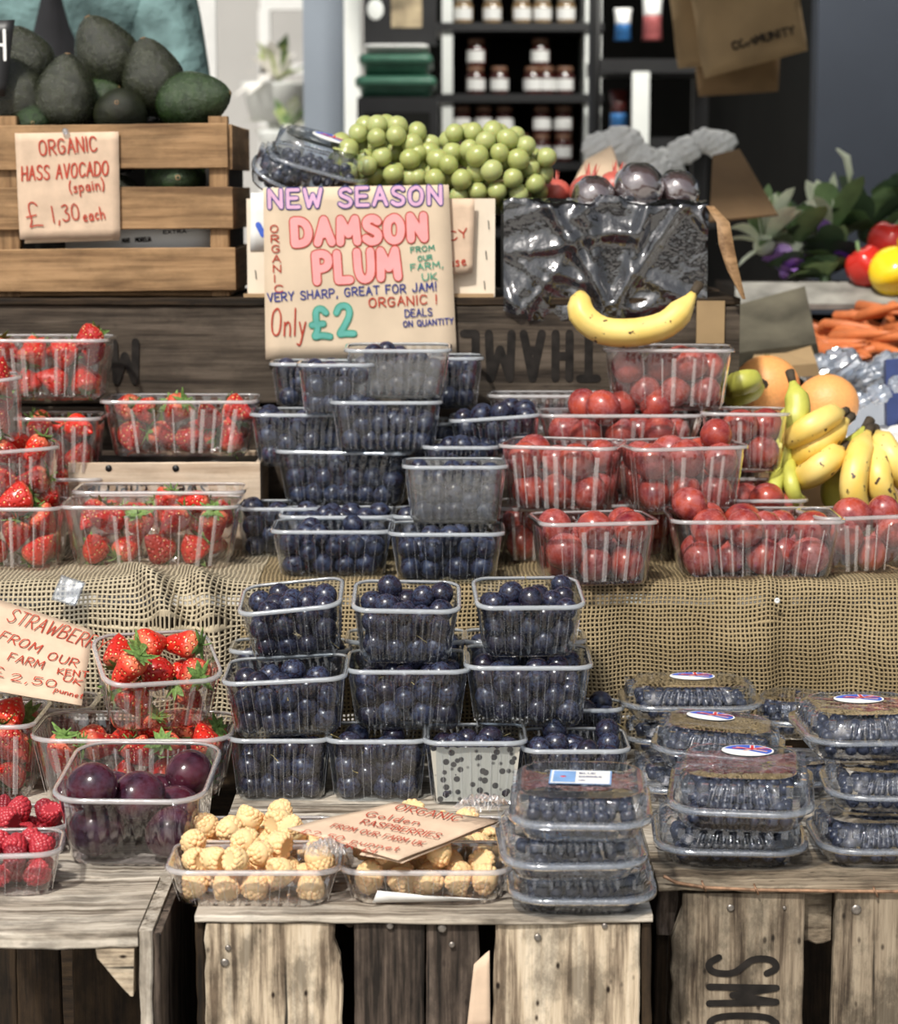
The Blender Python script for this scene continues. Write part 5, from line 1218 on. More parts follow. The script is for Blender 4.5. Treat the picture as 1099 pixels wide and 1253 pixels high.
obj('sheet', c_.sheet([(307, 236), (330, 236), (330, 306), (306, 307)], M_['white'], .0002, .0004, 3, 3), t2); ink = Ink(); ink.line('blue_print', [c_.loc(316, 275), c_.loc(322, 287)], .008, .0006); ink.build(t2)
YD = YC-.014
c_ = Card(P(553, 335, Y=YD), P(582, 333, Y=YD), P(553, 243, Y=YD)); t2 = thing('price_card', 'brown paper price card half behind the large sign', 'sign', c_.M)
obj('sheet', c_.sheet([(545, 243), (581, 243), (578, 334), (545, 337)], M_['kraft_p'], .0005, .001, 5, 8), t2); ink = Ink()
c_.write(ink, 'ink_red', 'CY', (550, 295), (573, 290), 11, 1.6, lift=.0007); c_.write(ink, 'ink_red', 'use', (550, 327), (571, 324), 13, 1.6, lift=.0007); ink.build(t2)
YN = YC-.024
c_ = Card(P(325, 440, Y=YN), P(559, 436, Y=YN), P(322, 230, Y=YN)); t = thing('card_sign', 'large card sign for damson plums in pink, lilac and green lettering', 'sign', c_.M)
obj('sheet', c_.sheet([(322, 230), (549, 226), (559, 436), (325, 440)], M_['card'], .0004, .002), t); ink = Ink()
def W_(m, *a, **k): c_.write(ink, m, *a, lift=k.pop('lift', .0008), **k)
for m, w, l in (('ink_navy', 7.0, .0008), ('ink_lilac', 4.4, .0012)): W_(m, 'NEW SEASON', (330, 254), (541, 249), 21, w, lift=l, gap=.26)
for m, w, l in (('ink_red', 12.6, .0008), ('ink_pink', 9.6, .0012)): W_(m, 'DAMSON', (361, 299), (521, 292), 28, w, lift=l, gap=.34); W_(m, 'PLUM', (388, 344), (488, 338), 33, w, lift=l+.0001, gap=.34)
for i, ch in enumerate('ORGANIC'): W_('ink_red', ch, (331+i*.9, 284+i*12.2), (341+i*.9 if ch != 'I' else 333+i*.9, 284+i*12.2), 8.6, 1.5)
for s_, a_, b_, h_ in (('FROM', (503, 309), (532, 306), 6.5), ('OUR', (512, 319), (529, 317), 5.5), ('FARM,', (503, 331), (543, 327), 7.5), ('UK', (517, 343), (535, 342), 8)): W_('ink_green', s_, a_, b_, h_, 1.4)
W_('ink_navy', 'VERY SHARP, GREAT FOR JAM!', (328, 369), (535, 355), 10, 1.7); W_('ink_red', 'ORGANIC !', (452, 376), (536, 371), 11, 1.7)
W_('ink_red', 'Only', (332, 410), (374, 410), 33, 2.0, shear=.05)
for m, w, l in (('ink_green', 9, .0008), ('ink_teal', 6, .0012)): W_(m, '£2', (384, 415), (434, 409), 36, w, lift=l, gap=.3)
W_('ink_navy', 'DEALS', (496, 388), (529, 386), 9, 1.5); W_('ink_navy', 'ON QUANTITY', (494, 400), (555, 396), 7, 1.4); ink.build(t)

# ------------------------------------------------------------------ lined box with wrapped fruit
YX = YW-.02; a_, b_ = P(618, 372, Y=YX+.012), P(866, 252, Y=YX+.012)
t = thing('lined_box', 'dark box lined with crinkled glossy polythene in front of the paper bags', 'box', T(0, 0, 0))
BX = (a_.x, b_.x, YX+.012, YX+.26, T3+.002, b_.z); g = MB(); x0, x1, y0, y1, z0, z1 = BX
g.box(x0, x1, y0+.02, y0+.026, z0, z1-.004); g.box(x0, x0+.006, y0+.028, y1, z0, z1-.004); g.box(x1-.006, x1, y0+.028, y1, z0, z1-.004); g.box(x0+.007, x1-.007, y1-.006, y1, z0, z1-.004); g.box(x0+.007, x1-.007, y0+.03, y1-.007, z1-.05, z1-.045)
M_['darkbox'] = plain('dark_box_card', (.030, .022, .016), .8); g.build('box_panels', M_['darkbox'], t, smooth=False)
rng = random.Random(31); nx, nz = 74, 46; V = []; F = []
ridg = [(rng.uniform(0, 1), rng.uniform(0, 1), rng.uniform(0, 3.14), rng.uniform(18, 60), rng.uniform(.4, 1)) for _ in range(26)]
for j in range(nz+1):
    for i in range(nx+1):
        a, b = i/nx, j/nz
        low = .045+.022*math.sin(a*3.1)+.010*math.sin(a*9+1)+.004*math.sin(a*31)
        if a < .12: low -= .02
        if b > .86: bb = (b-.86)/.14; y, z = y0+.018+bb*.05, z1+.004+.008*math.sin(bb*3.14)-bb*.012
        else: bb = b/.86; y, z = y0+.012-.002*(1-bb), z0-low*.55+(z1+.003-z0+low*.55)*bb
        X0, Z0 = a*(x1-x0), bb*(z1-z0)
        f = 0
        for (cx, cz, an, fr, am) in ridg:
            dd = (X0-cx*.28)*math.cos(an)+(Z0-cz*.13)*math.sin(an); off = (X0-cx*.28)*-math.sin(an)+(Z0-cz*.13)*math.cos(an)
            f += am*max(0, 1-abs(dd)*fr*2.2)*math.exp(-(off/.055)**2)
        for cx, sl in ((.50, -.9), (.52, .75), (.48, .2), (.55, -.35)):   # big folds fanning from the lower middle
            dd = abs(X0-(cx*.28-sl*(Z0-.01))); f += 1.5*max(0, 1-dd*75)
        V.append((x0-.002+a*(x1-x0+.004), y-.0075*min(f, 2.2)-(.001 if b < .86 else 0), z+(.003*f if b > .86 else 0)))
for j in range(nz):
    for i in range(nx): k = j*(nx+1)+i; F.append((k, k+1, k+nx+2, k+nx+1))
g = MB(); g.add(V, F); g.build('liner', M_['liner'], t, smooth=True)
M_['wrapfruit'] = plain('dark_wrapped_fruit', (.075, .030, .032), .2, .6, .25, 14)
for lab, u, v, y, r_ in (('left wrapped dark fruit with a small bright top on the lined box', 726, 242, .06, 26), ('large middle wrapped brown fruit on the lined box', 781, 230, .07, 30), ('right wrapped fruit under shiny film on the lined box', 828, 236, .10, 27)):
    p = P(u, v, Y=YX+y); rr_ = r_*pxm(p); t = thing('wrapped_fruit', lab, 'fruit', T(*p)); g = MB(); g.sphere((0, 0, 0), rr_*.95, 20, 14); g.build('fruit', M_['wrapfruit'], t)
    g = MB(); g.sphere((0, 0, 0), rr_, 34, 22); me = g.mesh('film', M_['film']); rg = random.Random(u)
    for w in me.vertices: c = w.co; w.co = c*(1.01+.06*abs(math.sin(4*math.atan2(c.y, c.x)+5*c.z/rr_))*abs(math.sin(3.1*c.z/rr_+c.x/rr_*4))+rg.uniform(0, .022))
    obj('film', me, t)
M_['pom'] = plain('pomegranate_skin', (.55, .12, .09), .4, .5, .15, 30)
for lab, u, v, y, r_, tl_ in (('pomegranate with an upright crown left of the wrapped fruit', 720, 236, .14, 24, 8), ('small red pomegranate crown behind the grapes', 681, 236, .16, 18, -8), ('red pomegranate peeping between the wrapped fruit', 752, 230, .17, 22, 10)):
    p = P(u, v, Y=YX+y); rr_ = r_*pxm(p); t = thing('pomegranate', lab, 'pomegranate', T(*p) @ Ry(tl_)); g = MB(); g.sphere((0, 0, 0), rr_, 18, 12, 0, (1, 1, .93)); g.build('body', M_['pom'], t)
    g = MB()
    for k in range(6):
        an = k*math.pi/3; c, s = math.cos(an), math.sin(an); q = rr_*.26
        g.add([(c*q-s*q*.5, s*q+c*q*.5, rr_*.8), (c*q+s*q*.5, s*q-c*q*.5, rr_*.8), (c*q*1.5, s*q*1.5, rr_*1.55), (c*q*.7, s*q*.7, rr_*.85)], [(0, 1, 2), (0, 2, 3), (1, 3, 2)])
    g.build('crown', M_['pom'], t)
# brown strip curling down at the right end of the lined box
g = MB(); c = [P(u, v, Y=YX+y) for u, v, y in ((868, 252, .02), (884, 272, .0), (888, 300, -.01), (896, 330, -.015), (910, 366, -.02))]
V = []; F = []
for j, q in enumerate(c):
    w = (.010, .016, .018, .014, .004)[j]; V += [q+Vector((-w*.55, -.008, 0)), q+Vector((0, 0, 0)), q+Vector((w*.6, -.004, .0)), q+Vector((w*.6, .0, .0)), q+Vector((0, .0022, 0)), q+Vector((-w*.55, -.0055, 0))]
for j in range(4):
    for k in range(6): a_, b_ = j*6+k, j*6+(k+1) % 6; F.append((a_, b_, b_+6, a_+6))
F += [tuple(range(5, -1, -1)), tuple(range(24, 30))]
g.add(V, F); tag(g.build('husk_strip', M_['avo_wood']), 'curled brown strip hanging off the right end of the lined box', 'strip')
p0, p1 = P(852, 420, Y=YW-.004), P(887, 368, Y=YW-.004); g = MB(); g.box(p0.x, p1.x, YW-.006, YW-.001, p0.z, p1.z); tag(g.build('paper_patch', M_['bagdark'], smooth=False), 'square of brown paper on the dark crate right of the banana', 'paper')

# ------------------------------------------------------------------ grapes
def grapes(label, uc, vc, ru, rv, Y, n, seed):
    p = P(uc, vc, Y=Y); k = pxm(p); r = 13*k*.98; g_ = np.random.default_rng(seed); RX, RZ, RY = ru*k, rv*k, .05
    q = g_.normal(size=(n, 3)); q /= np.linalg.norm(q, axis=1)[:, None]; q *= g_.uniform(.35, 1, n)[:, None]**.5*np.array([RX, RY, RZ])
    for _ in range(260):
        d = q[:, None]-q[None]; dist = np.sqrt((d**2).sum(2))+1e-9; ov = np.maximum(0, 1.86*r-dist); np.fill_diagonal(ov, 0); q += (d/dist[..., None]*ov[..., None]*.4).sum(1)
        e = np.sqrt(((q/np.array([RX, RY, RZ]))**2).sum(1)); f = np.maximum(1, e); q /= f[:, None]
    t = thing('grape_bunch', label, 'grapes', T(*p)); rng = random.Random(seed); mb = MB(); mb.sphere((0, 0, 0), 1, 16, 12, sc=(1, 1, 1.08)); me = mb.mesh('grape', M_['grape'])
    for c in q:
        if c[1] > RY*.45: continue
        obj('grape', me, t, T(*c) @ rand_rot(rng) @ Matrix.Scale(r*rng.uniform(.9, 1.06), 4))
    g = MB(); g.tube([(-RX*.6, 0, 0), (0, 0, RZ*.2), (RX*.6, 0, -RZ*.1)], .003, 6); g.tube([(0, -RY*.6, 0), (RX*.2, -RY*.95, -RZ*.3), (RX*.35, -RY, -RZ*.25)], .002, 6); g.build('stalk', M_['stem'], t)
grapes('left bunch of green grapes, behind the clear berry pack', 472, 198, 62, 46, YC+.10, 62, 3)
grapes('right bunch of green grapes, the larger heap above the pale box', 588, 208, 88, 48, YC+.08, 84, 4)

# ------------------------------------------------------------------ bananas and oranges
def banana(parent, pts, r, mat, stem_end=1, name='banana'):
    """pts from blossom end to stem end"""
    n = 18; P0 = [Vector(p) for p in pts]; q = []
    for i in range(n+1):   # Catmull-Rom through the given points
        t_ = i/n*(len(P0)-1); k = min(int(t_), len(P0)-2); f = t_-k
        a = P0[max(k-1, 0)]; b = P0[k]; c = P0[k+1]; d = P0[min(k+2, len(P0)-1)]
        q.append(.5*((2*b)+(c-a)*f+(2*a-5*b+4*c-d)*f*f+(-a+3*b-3*c+d)*f**3))
    rad = []
    for i in range(n+1):
        s = i/n; rr_ = r*(1-.10*abs(s-.45)*2)
        if s < .16: rr_ = r*(.32+.68*(s/.16)**.6)
        if s > .76: rr_ = r*(.34+.66*max(0, 1-(s-.76)/.20)**1.3) if s < .96 else r*.30
        rad.append(rr_)
    mb = MB(); V = []; F = []; m = 15; up = Vector((0, 0, 1))
    for j, p in enumerate(q):
        tt = (q[min(j+1, n)]-q[max(j-1, 0)]).normalized(); a = tt.cross(Vector((.1, -1, .2))).normalized(); b = a.cross(tt)
        for k in range(m): an = 2*math.pi*k/m; f = 1+.055*math.cos(5*an); V.append(p+(a*math.cos(an)+b*math.sin(an))*rad[j]*f)
    for j in range(n):
        for k in range(m): c, d = j*m+k, j*m+(k+1) % m; F.append((c, d, d+m, c+m))
    F += [tuple(range(m-1, -1, -1)), tuple(range(n*m, n*m+m))]; mb.add(V, F)
    o = obj(name, mb.mesh('peel', mat), parent)
    g = MB(); d0 = (q[0]-q[1]).normalized(); g.tube([q[0]-d0*r*.1, q[0]+d0*r*.25], [r*.34, r*.22], 8); t1 = g.build('blossom_tip', M_['ban_tip'], o)
    g = MB(); d1 = (q[-1]-q[-2]).normalized(); g.tube([q[-1]-d1*r*.05, q[-1]+d1*r*.5, q[-1]+d1*r*1.0], [r*.31, r*.34, r*.38], 8); g.build('stem_end', M_['ban_tip'] if stem_end else M_['ban_stem'], o)
    return o
def ppx(lst): return [P(u, v, Y=y) for u, v, y in lst]
k = pxm(P(770, 400, Y=3.02))
o = banana(None, ppx([(711, 358, 3.045), (712, 384, 3.03), (738, 404, 3.025), (778, 406, 3.025), (815, 396, 3.03), (838, 374, 3.04), (848, 360, 3.05)]), 17.5*k, M_['banana'])
o['label'] = 'single ripe banana with dark bruises lying on the topmost red plum punnet'; o['category'] = 'banana'
def bunch(label, centre, arr, r, mats):
    c = P(*centre[:2], Y=centre[2]); t = thing('banana_bunch', label, 'bananas', T(*c))
    for i, lst in enumerate(arr): banana(t, [q-c for q in ppx(lst)], r*pxm(c), mats[i % len(mats)], 1)
    return t
bn, bg = M_['banana'], M_['banana_g']
bunch('banana bunch with a thick upright stem, directly right of the tall red plum punnet', (985, 520, 3.08), [
    [(962, 548, 3.03), (972, 520, 3.01), (976, 495, 3.02), (970, 468, 3.04)], [(955, 600, 3.02), (958, 560, 3.02), (966, 520, 3.04), (972, 490, 3.06)],
    [(972, 562, 3.04), (990, 550, 3.00), (1015, 533, 3.01), (1036, 515, 3.05)], [(964, 540, 3.02), (985, 527, 2.99), (1010, 512, 3.0), (1030, 505, 3.05)]], 16, [bg, bg, bn, bn])
bunch('banana bunch pointing down to the right, its stalks crossing at the edge', (1050, 560, 3.05), [
    [(976, 588, 3.02), (995, 578, 2.98), (1015, 563, 2.98), (1030, 550, 3.01)],
    [(1052, 632, 2.98), (1044, 600, 2.96), (1050, 560, 2.98), (1062, 530, 3.04)],
    [(1092, 630, 3.02), (1078, 600, 2.98), (1074, 570, 2.99), (1070, 535, 3.05)],
    [(1120, 600, 3.03), (1100, 575, 3.0), (1085, 550, 3.01), (1074, 530, 3.06)], [(1020, 620, 3.06), (1022, 590, 3.04), (1036, 560, 3.05), (1058, 525, 3.08)]], 17, [bn, bn, bn, bn, bg])
bunch('pair of green stalked bananas standing behind the wide red plum punnet', (960, 600, 3.0), [
    [(946, 628, 2.98), (946, 605, 2.98), (952, 582, 3.0), (955, 555, 3.04)], [(978, 625, 3.0), (970, 600, 2.98), (966, 575, 3.0), (964, 550, 3.05)]], 10, [bg, bg])
bunch('small green tipped banana bunch in front of the left orange', (912, 478, 3.16), [[(895, 476, 3.16), (902, 470, 3.12), (915, 466, 3.12), (928, 468, 3.16)], [(894, 490, 3.18), (904, 482, 3.15), (918, 476, 3.15), (930, 472, 3.18)]], 15, [bg, bg])
for lab, u, v, Y, r_ in (('large orange fruit right of the dark crate', 938, 473, 3.30, 41), ('second large orange fruit nearer the right edge', 1012, 494, 3.26, 39)):
    p = P(u, v, Y=Y); g = MB(); g.sphere((0, 0, 0), r_*pxm(p), 28, 20, sc=(1, 1, .93)); t = thing('orange_fruit', lab, 'fruit', T(*p)); g.build('peel', M_['orange'], t)
    g = MB(); g.lathe([(.004, 0), (.003, .002)], 8, 0, T(0, 0, r_*pxm(p)*.93)); g.build('stem_scar', M_['stem'], t)
# crates which carry the bananas and oranges
yb0 = 3.02; t = thing('fruit_tray', 'low brown fruit tray with a white lining under the oranges', 'tray', T(0, 0, 0)); zt2 = P(1012, 532, Y=3.2).z
xa, xb = X(925, 3.2, 500), X(1200, 3.2, 500)
g = MB(); g.box(xa, xb, 3.13, 3.138, T2+.003, zt2-.02); g.box(xa, xa+.008, 3.14, 3.5, T2+.003, zt2-.02); g.box(xb-.008, xb, 3.14, 3.5, T2+.003, zt2-.02); g.box(xa+.009, xb-.009, 3.14, 3.5, zt2-.05, zt2-.045); g.build('tray_body', M_['cardboard'], t, smooth=False)
rng = random.Random(4); V = []; F = []
for j in range(13):
    for i in range(31): V.append((xa+(xb-xa)*i/30, 3.135+j*.022, zt2-.032+rng.uniform(0, .016)+(.03*max(0, (i-14)/16)))) 
for j in range(12):
    for i in range(30): k_ = j*31+i; F.append((k_, k_+1, k_+32, k_+31))
g = MB(); g.add(V, F); g.build('lining', M_['white'], t)
lump('plastic_bag', 'crumpled bluish white plastic wrap behind the oranges', 'bag', [(1000, 452, ), (1030, 448), (1062, 462), (1090, 450)], 3.55, M_['bluesheet'], 18, 9)
lump('plastic_bag', 'grey white plastic wrap beside the second orange', 'bag', [(1050, 490), (1075, 482), (1100, 470)], 3.35, M_['bluesheet'], 10, 10)
slab('navy_bin', 'dark blue crate corner at the right edge below the carrots', 'crate', [(1084, 440), (1130, 436), (1130, 560), (1086, 560)], 3.40, 3.42, .02, plain('navy_plastic', (.03, .05, .16), .4))
slab('folded_paper', 'folded grey green paper on the display left of the carrots', 'paper', [(905, 372), (985, 350), (1000, 420), (900, 432)], 3.55, 3.72, .03, plain('olive_grey_paper', (.10, .09, .065), .8, .2, .3, 12))
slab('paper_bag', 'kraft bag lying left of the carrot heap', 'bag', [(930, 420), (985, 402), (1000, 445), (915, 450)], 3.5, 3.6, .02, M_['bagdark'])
g = MB()
pts = [(900, 352), (1000, 345), (1110, 350)]
tag(slab('white_ledge', 'pale sheeting along the front of the leafy vegetables', 'sheet', [(900, 345), (1130, 345), (1130, 372), (900, 372)], 3.98, 4.08, .01, plain('grey_sheeting', (.30, .29, .26), .7, .3, .3, 14)))

# ------------------------------------------------------------------ punnets
def dam(key, frac=.95, lab=None, r=.0128, **kw): fill(key, 'damson', r, frac, lab[0], lab[1], **kw)
def DP_(key, where, *a, frac=.95, r=.0134, nmax=66, **k):
    punnet(key, 'punnet of dark damsons, '+where, *a, **k)
    fill(key, 'damson', r, frac, 'damson in the punnet '+where, 'damsons in the punnet '+where, nmax=nmax)
# front pyramid on the crates
fill_low = .80
DP_('A1', 'at the left end of the front pyramid, lowest row', 283, 402, 905, 981, T1, dr=.78, frac=.85)
DP_('A2', 'second in the lowest row of the front pyramid', 402, 521, 906, 982, T1, dr=.78, frac=.85)
DP_('A3', 'in the lowest row with the pale speckled liner', 522, 641, 908, 986, T1, dr=.78, frac=.9)
DP_('A4', 'at the right end of the lowest row behind the packs', 642, 767, 918, 985, T1, dr=.9, frac=1.0)
DP_('A5', 'in the corner between pyramid and lidded packs', 690, 760, 868, 915, None, Y=2.64, dr=.8, frac=1.0)
DP_('B1', 'at the left of the middle row of the pyramid, tipped left', 280, 424, 831, 901, 'A1', dr=.78, roll=-3, tilt=3, frac=.85)
DP_('B2', 'at the centre of the middle row of the pyramid', 427, 571, 820, 893, 'A2', dr=.75, tilt=2, frac=.85)
DP_('B3', 'at the right of the middle row of the pyramid', 572, 721, 815, 889, 'A3', dr=.75, tilt=2, frac=.85)
DP_('E1', 'peeping out behind the left of the front pyramid', 284, 424, 797, 850, None, Y=2.655, D=.075, frac=.9, nmax=26)
DP_('E2', 'peeping out behind the centre of the front pyramid', 426, 568, 785, 850, None, Y=2.655, D=.075, frac=.9, nmax=26)
DP_('E3', 'peeping out behind the right of the front pyramid', 570, 714, 785, 850, None, Y=2.655, D=.075, frac=.9, nmax=26)
DP_('C1', 'at the top left of the front pyramid, leaning left', 303, 422, 741, 808, 'B1', dr=.85, roll=-6, tilt=9, frac=1.0)
DP_('C2', 'at the top centre of the front pyramid', 434, 558, 742, 812, 'B2', dr=.85, tilt=9, roll=1, frac=1.0)
DP_('C3', 'at the top right of the front pyramid', 583, 714, 738, 804, 'B3', dr=.85, tilt=9, yaw=3, frac=1.05)
# speckled bright reflection painted on a sheet in A3
M, W, D, H = PUN['A3']
def reflection_mat():
    m, out, N, L = nt('speckled_liner'); b = N('ShaderNodeBsdfPrincipled', Roughness=.7); tc = N('ShaderNodeTexCoord'); v = N('ShaderNodeTexVoronoi', Scale=95.0); L(tc.outputs['Object'], v.inputs['Vector'])
    c = ramp(N, L, v.outputs['Distance'], [(.30, (.03, .03, .035)), (.40, (.50, .48, .42))]); L(c, b.inputs['Base Color']); L(b.outputs[0], out.inputs[0]); return m
g = MB(); n = 8; V = []; F = []
for j in range(n+1):
    for i in range(n+1): a_, b_ = i/n, j/n; f = .86+.14*b_; V.append((W*f*.46*(2*a_-1), -D*f/2+.0022+.0008*math.sin(9*a_), .004+b_*H*.86))
for j in range(n):
    for i in range(n): k_ = j*(n+1)+i; F.append((k_, k_+1, k_+n+2, k_+n+1))
g.add(V, F); tag(g.build('paper_liner', reflection_mat(), None, M), 'pale speckled paper liner inside the third punnet of the lowest row', 'liner')
# damsons on the rear shelf
DP_('F1', 'at the front of the rear shelf, left of centre', 335, 478, 650, 708, T2, dr=.72, frac=.85)
DP_('F2', 'at the front of the rear shelf, under the upright punnet', 479, 614, 653, 712, T2, dr=.75, frac=.75)
DP_('F0', 'on the rear shelf beside the long strawberry punnet', 291, 392, 622, 684, T2, D=.075, dr=.8, frac=.9)
DP_('Fb', 'second row of the rear shelf, behind the left front punnet', 345, 480, 632, 672, None, Y=2.89, D=.09, frac=.9, nmax=26)
DP_('Fc', 'second row of the rear shelf, behind the right front punnet', 482, 612, 632, 672, None, Y=2.89, D=.09, frac=.9, nmax=26)
DP_('G1', 'wide and dark in the second layer of the rear shelf', 333, 506, 553, 620, 'F1', Y=None, yaw=-8, D=.085, frac=.9)
DP_('G2', 'with a milky front, second layer of the rear shelf', 496, 618, 571, 641, 'F2', dr=.7, frac=.95, kind='frost')
DP_('G3', 'behind the bright upright punnet of the rear shelf', 520, 608, 547, 600, None, Y=2.94, D=.08, frac=1.0, nmax=30)
DP_('H1', 'in the third layer at the left of the rear shelf', 309, 432, 507, 571, None, Y=3.0, D=.085, frac=.9)
DP_('H2', 'directly under the topmost one on the rear shelf', 407, 538, 492, 554, 'G1', dr=.65, frac=.8)
DP_('H3', 'tilted beside the red plums on the rear shelf', 556, 662, 511, 560, None, Y=2.98, dr=.8, roll=-4, frac=1.15)
DP_('H4', 'small and dark between top stack and tilted one', 474, 562, 518, 575, None, Y=3.06, D=.07, frac=.8, nmax=20)
DP_('I1', 'in the top layer behind the left of the topmost one', 367, 456, 446, 508, 'H1', Y=None, D=.07, frac=.9)
DP_('I2', 'at the back right of the topmost punnet', 486, 589, 438, 500, None, Y=3.075, D=.07, frac=.9, nmax=30)
DP_('I3', 'dark at the back left below the card sign', 333, 440, 445, 500, None, Y=3.08, D=.07, frac=.9, nmax=20)
DP_('T', 'topmost on the rear shelf, in front of the card sign', 425, 549, 428, 488, 'H2', dr=.62, frac=.8, tilt=2, kind='frost')
print('---- tops', {k: round(v, 3) for k, v in TOP.items()})
# red plums
def RP(key, where, *a, frac=.85, r=.0225, nmax=30, **k):
    punnet(key, 'clear punnet of red plums, '+where, *a, kind='red', **k)
    fill(key, 'plum', r, frac, 'red plum in the punnet '+where, 'red plums in the punnet '+where, nmax=nmax, keep=2.0)
RP('R3', 'at the shelf front just right of the damsons', 657, 811, 640, 717, T2, yaw=9, dr=.70, frac=.95)
RP('R4', 'the widest one, at the front of the rear shelf', 824, 1030, 638, 710, T2, yaw=0, dr=.58, frac=.9)
RP('R5', 'at the right edge of the picture', 990, 1140, 632, 703, T2, yaw=14, dr=.65, frac=.9)
RP('R9', 'in the shade behind the damsons at the front', 612, 706, 622, 690, None, Y=2.90, D=.09, frac=.9)
RP('R10', 'in the shade between the two front red plum punnets', 712, 832, 618, 690, None, Y=2.92, D=.09, frac=1.0)
RP('R11', 'second row, behind the widest red plum punnet', 850, 985, 612, 680, None, Y=2.93, D=.09, frac=.9)
RP('R1', 'second layer left, the one turned to show its right side', 600, 760, 547, 628, None, Y=2.86, yaw=-14, dr=.72, frac=.88)
RP('R2', 'second layer right, the one with the brightest streaks', 764, 927, 548, 628, None, Y=2.86, yaw=14, dr=.72, frac=.95)
RP('R12', 'dark gap filler behind the two second layer punnets', 690, 850, 560, 605, None, Y=3.0, D=.09, frac=.9)
RP('R7', 'long one in the third layer behind the second layer pair', 662, 860, 508, 556, None, Y=3.0, D=.085, frac=1.1)
RP('R8', 'third layer, beside the bananas', 856, 966, 506, 578, None, Y=2.98, dr=.75, yaw=-6, frac=.8)
RP('R13', 'under the one beside the bananas', 862, 962, 585, 640, None, Y=3.02, D=.09, frac=.8)
RP('R6', 'topmost, carrying the single banana', 737, 897, 428, 502, None, Y=3.035, dr=.60, yaw=-5, frac=.82)
punnet('R14', 'empty clear punnet with glints behind the dark letters', 600, 740, 484, 530, None, Y=3.08, D=.06, kind='clear')
# strawberries
def SP(key, where, *a, frac=.85, r=.0220, nmax=30, **k):
    punnet(key, 'clear punnet of strawberries, '+where, *a, kind='red', **k)
    fill(key, 'strawberry', r, frac*1.3, 'strawberry in the punnet '+where, 'strawberries in the punnet '+where, nmax=nmax, keep=1.8)
SP('S1', 'the long one at the front left of the rear shelf', 78, 290, 620, 698, T2, dr=.46, frac=.70)
SP('S1b', 'the long one behind the front left one', 92, 296, 602, 660, None, Y=2.90, D=.085, frac=.42)
SP('S2', 'at the left edge on the rear shelf', -40, 73, 622, 700, T2, D=.10, frac=.9)
SP('S3', 'left edge, second layer', -70, 84, 552, 616, 'S2', yaw=14, dr=.7, roll=-3, frac=.9)
SP('S0', 'in the shade at the back left of the rear shelf', 20, 125, 586, 640, None, Y=3.0, D=.09, frac=.8, nmax=20)
SP('S4', 'left edge, third layer, cut by the frame', -90, 42, 468, 545, None, Y=2.87, yaw=14, dr=.7, roll=-6, frac=.9)
SP('S6', 'second layer at the back left', 20, 121, 512, 583, None, Y=3.0, dr=.8, frac=.9)
SP('S5', 'topmost at the back left', -30, 131, 416, 490, None, Y=3.03, D=.10, frac=1.0)
SP('S7', 'on the pale cherry box against the dark crate', 126, 313, 491, 559, None, Y=3.022, D=.10, frac=.68)
# front left group
LG = 'left of the front pyramid'
SP('L3', 'under the tipped one at the front left', 40, 280, 905, 984, T1, dr=.62, frac=.75, rad=.03)
SP('L2', 'cut by the left edge at the front', -60, 41, 888, 978, T1, D=.13, frac=1.0)
punnet('L7', 'clear punnet under the strawberry card', -30, 110, 868, 930, None, Y=2.63, D=.09, kind='red')
SP('L1', 'tipped towards the viewer, in front of the hessian', 114, 283, 824, 893, 'L3', yaw=17, tilt=17, dr=.90, frac=1.0, rad=.022, r=.0225)
punnet('L4', 'clear punnet of large dark plums at the front left', 66, 252, 974, 1060, T1, yaw=-2, tilt=6, dr=1.12, kind='clear', rad=.028)
fill('L4', 'darkplum', .0262, .95, 'large dark purple plum in the front left punnet', 'large dark plums', nmax=9, keep=2.6)
def RB(key, where, kind, *a, frac=1.0, r=.0135, nmax=44, **k):
    punnet(key, ('shallow punnet of %s raspberries, ' % ('red' if kind == 'raspberry' else 'golden'))+where, *a, kind='clear', rad=.02, **k)
    n_ = 'red' if kind == 'raspberry' else 'golden'
    fill(key, kind, r, frac, n_+' raspberry in the punnet, '+where, n_+' raspberries in the punnet '+where, nmax=nmax, keep=1.5)
RB('L6', 'the rear one at the left edge', 'raspberry', -80, 78, 1014, 1050, T1, D=.09, frac=1.2)
RB('L5', 'the front one at the left edge', 'raspberry', -90, 76, 1046, 1097, T1, D=.085, yaw=6, frac=1.0)
RB('GR2', 'the rear left one at the front', 'golden', 226, 412, 1034, 1068, T1, D=.10, frac=1.25, r=.0150, nmax=32)
RB('GR1', 'the front left one, full and uncovered', 'golden', 206, 412, 1066, 1110, T1, D=.098, frac=1.2, r=.0155, nmax=34)
RB('GR4', 'the rear right one under the card', 'golden', 440, 626, 1030, 1066, T1, D=.09, frac=1.1, r=.0150, nmax=28)
RB('GR3', 'the front right one half under the card', 'golden', 419, 624, 1066, 1106, T1, D=.098, frac=1.05, r=.0155, nmax=28)
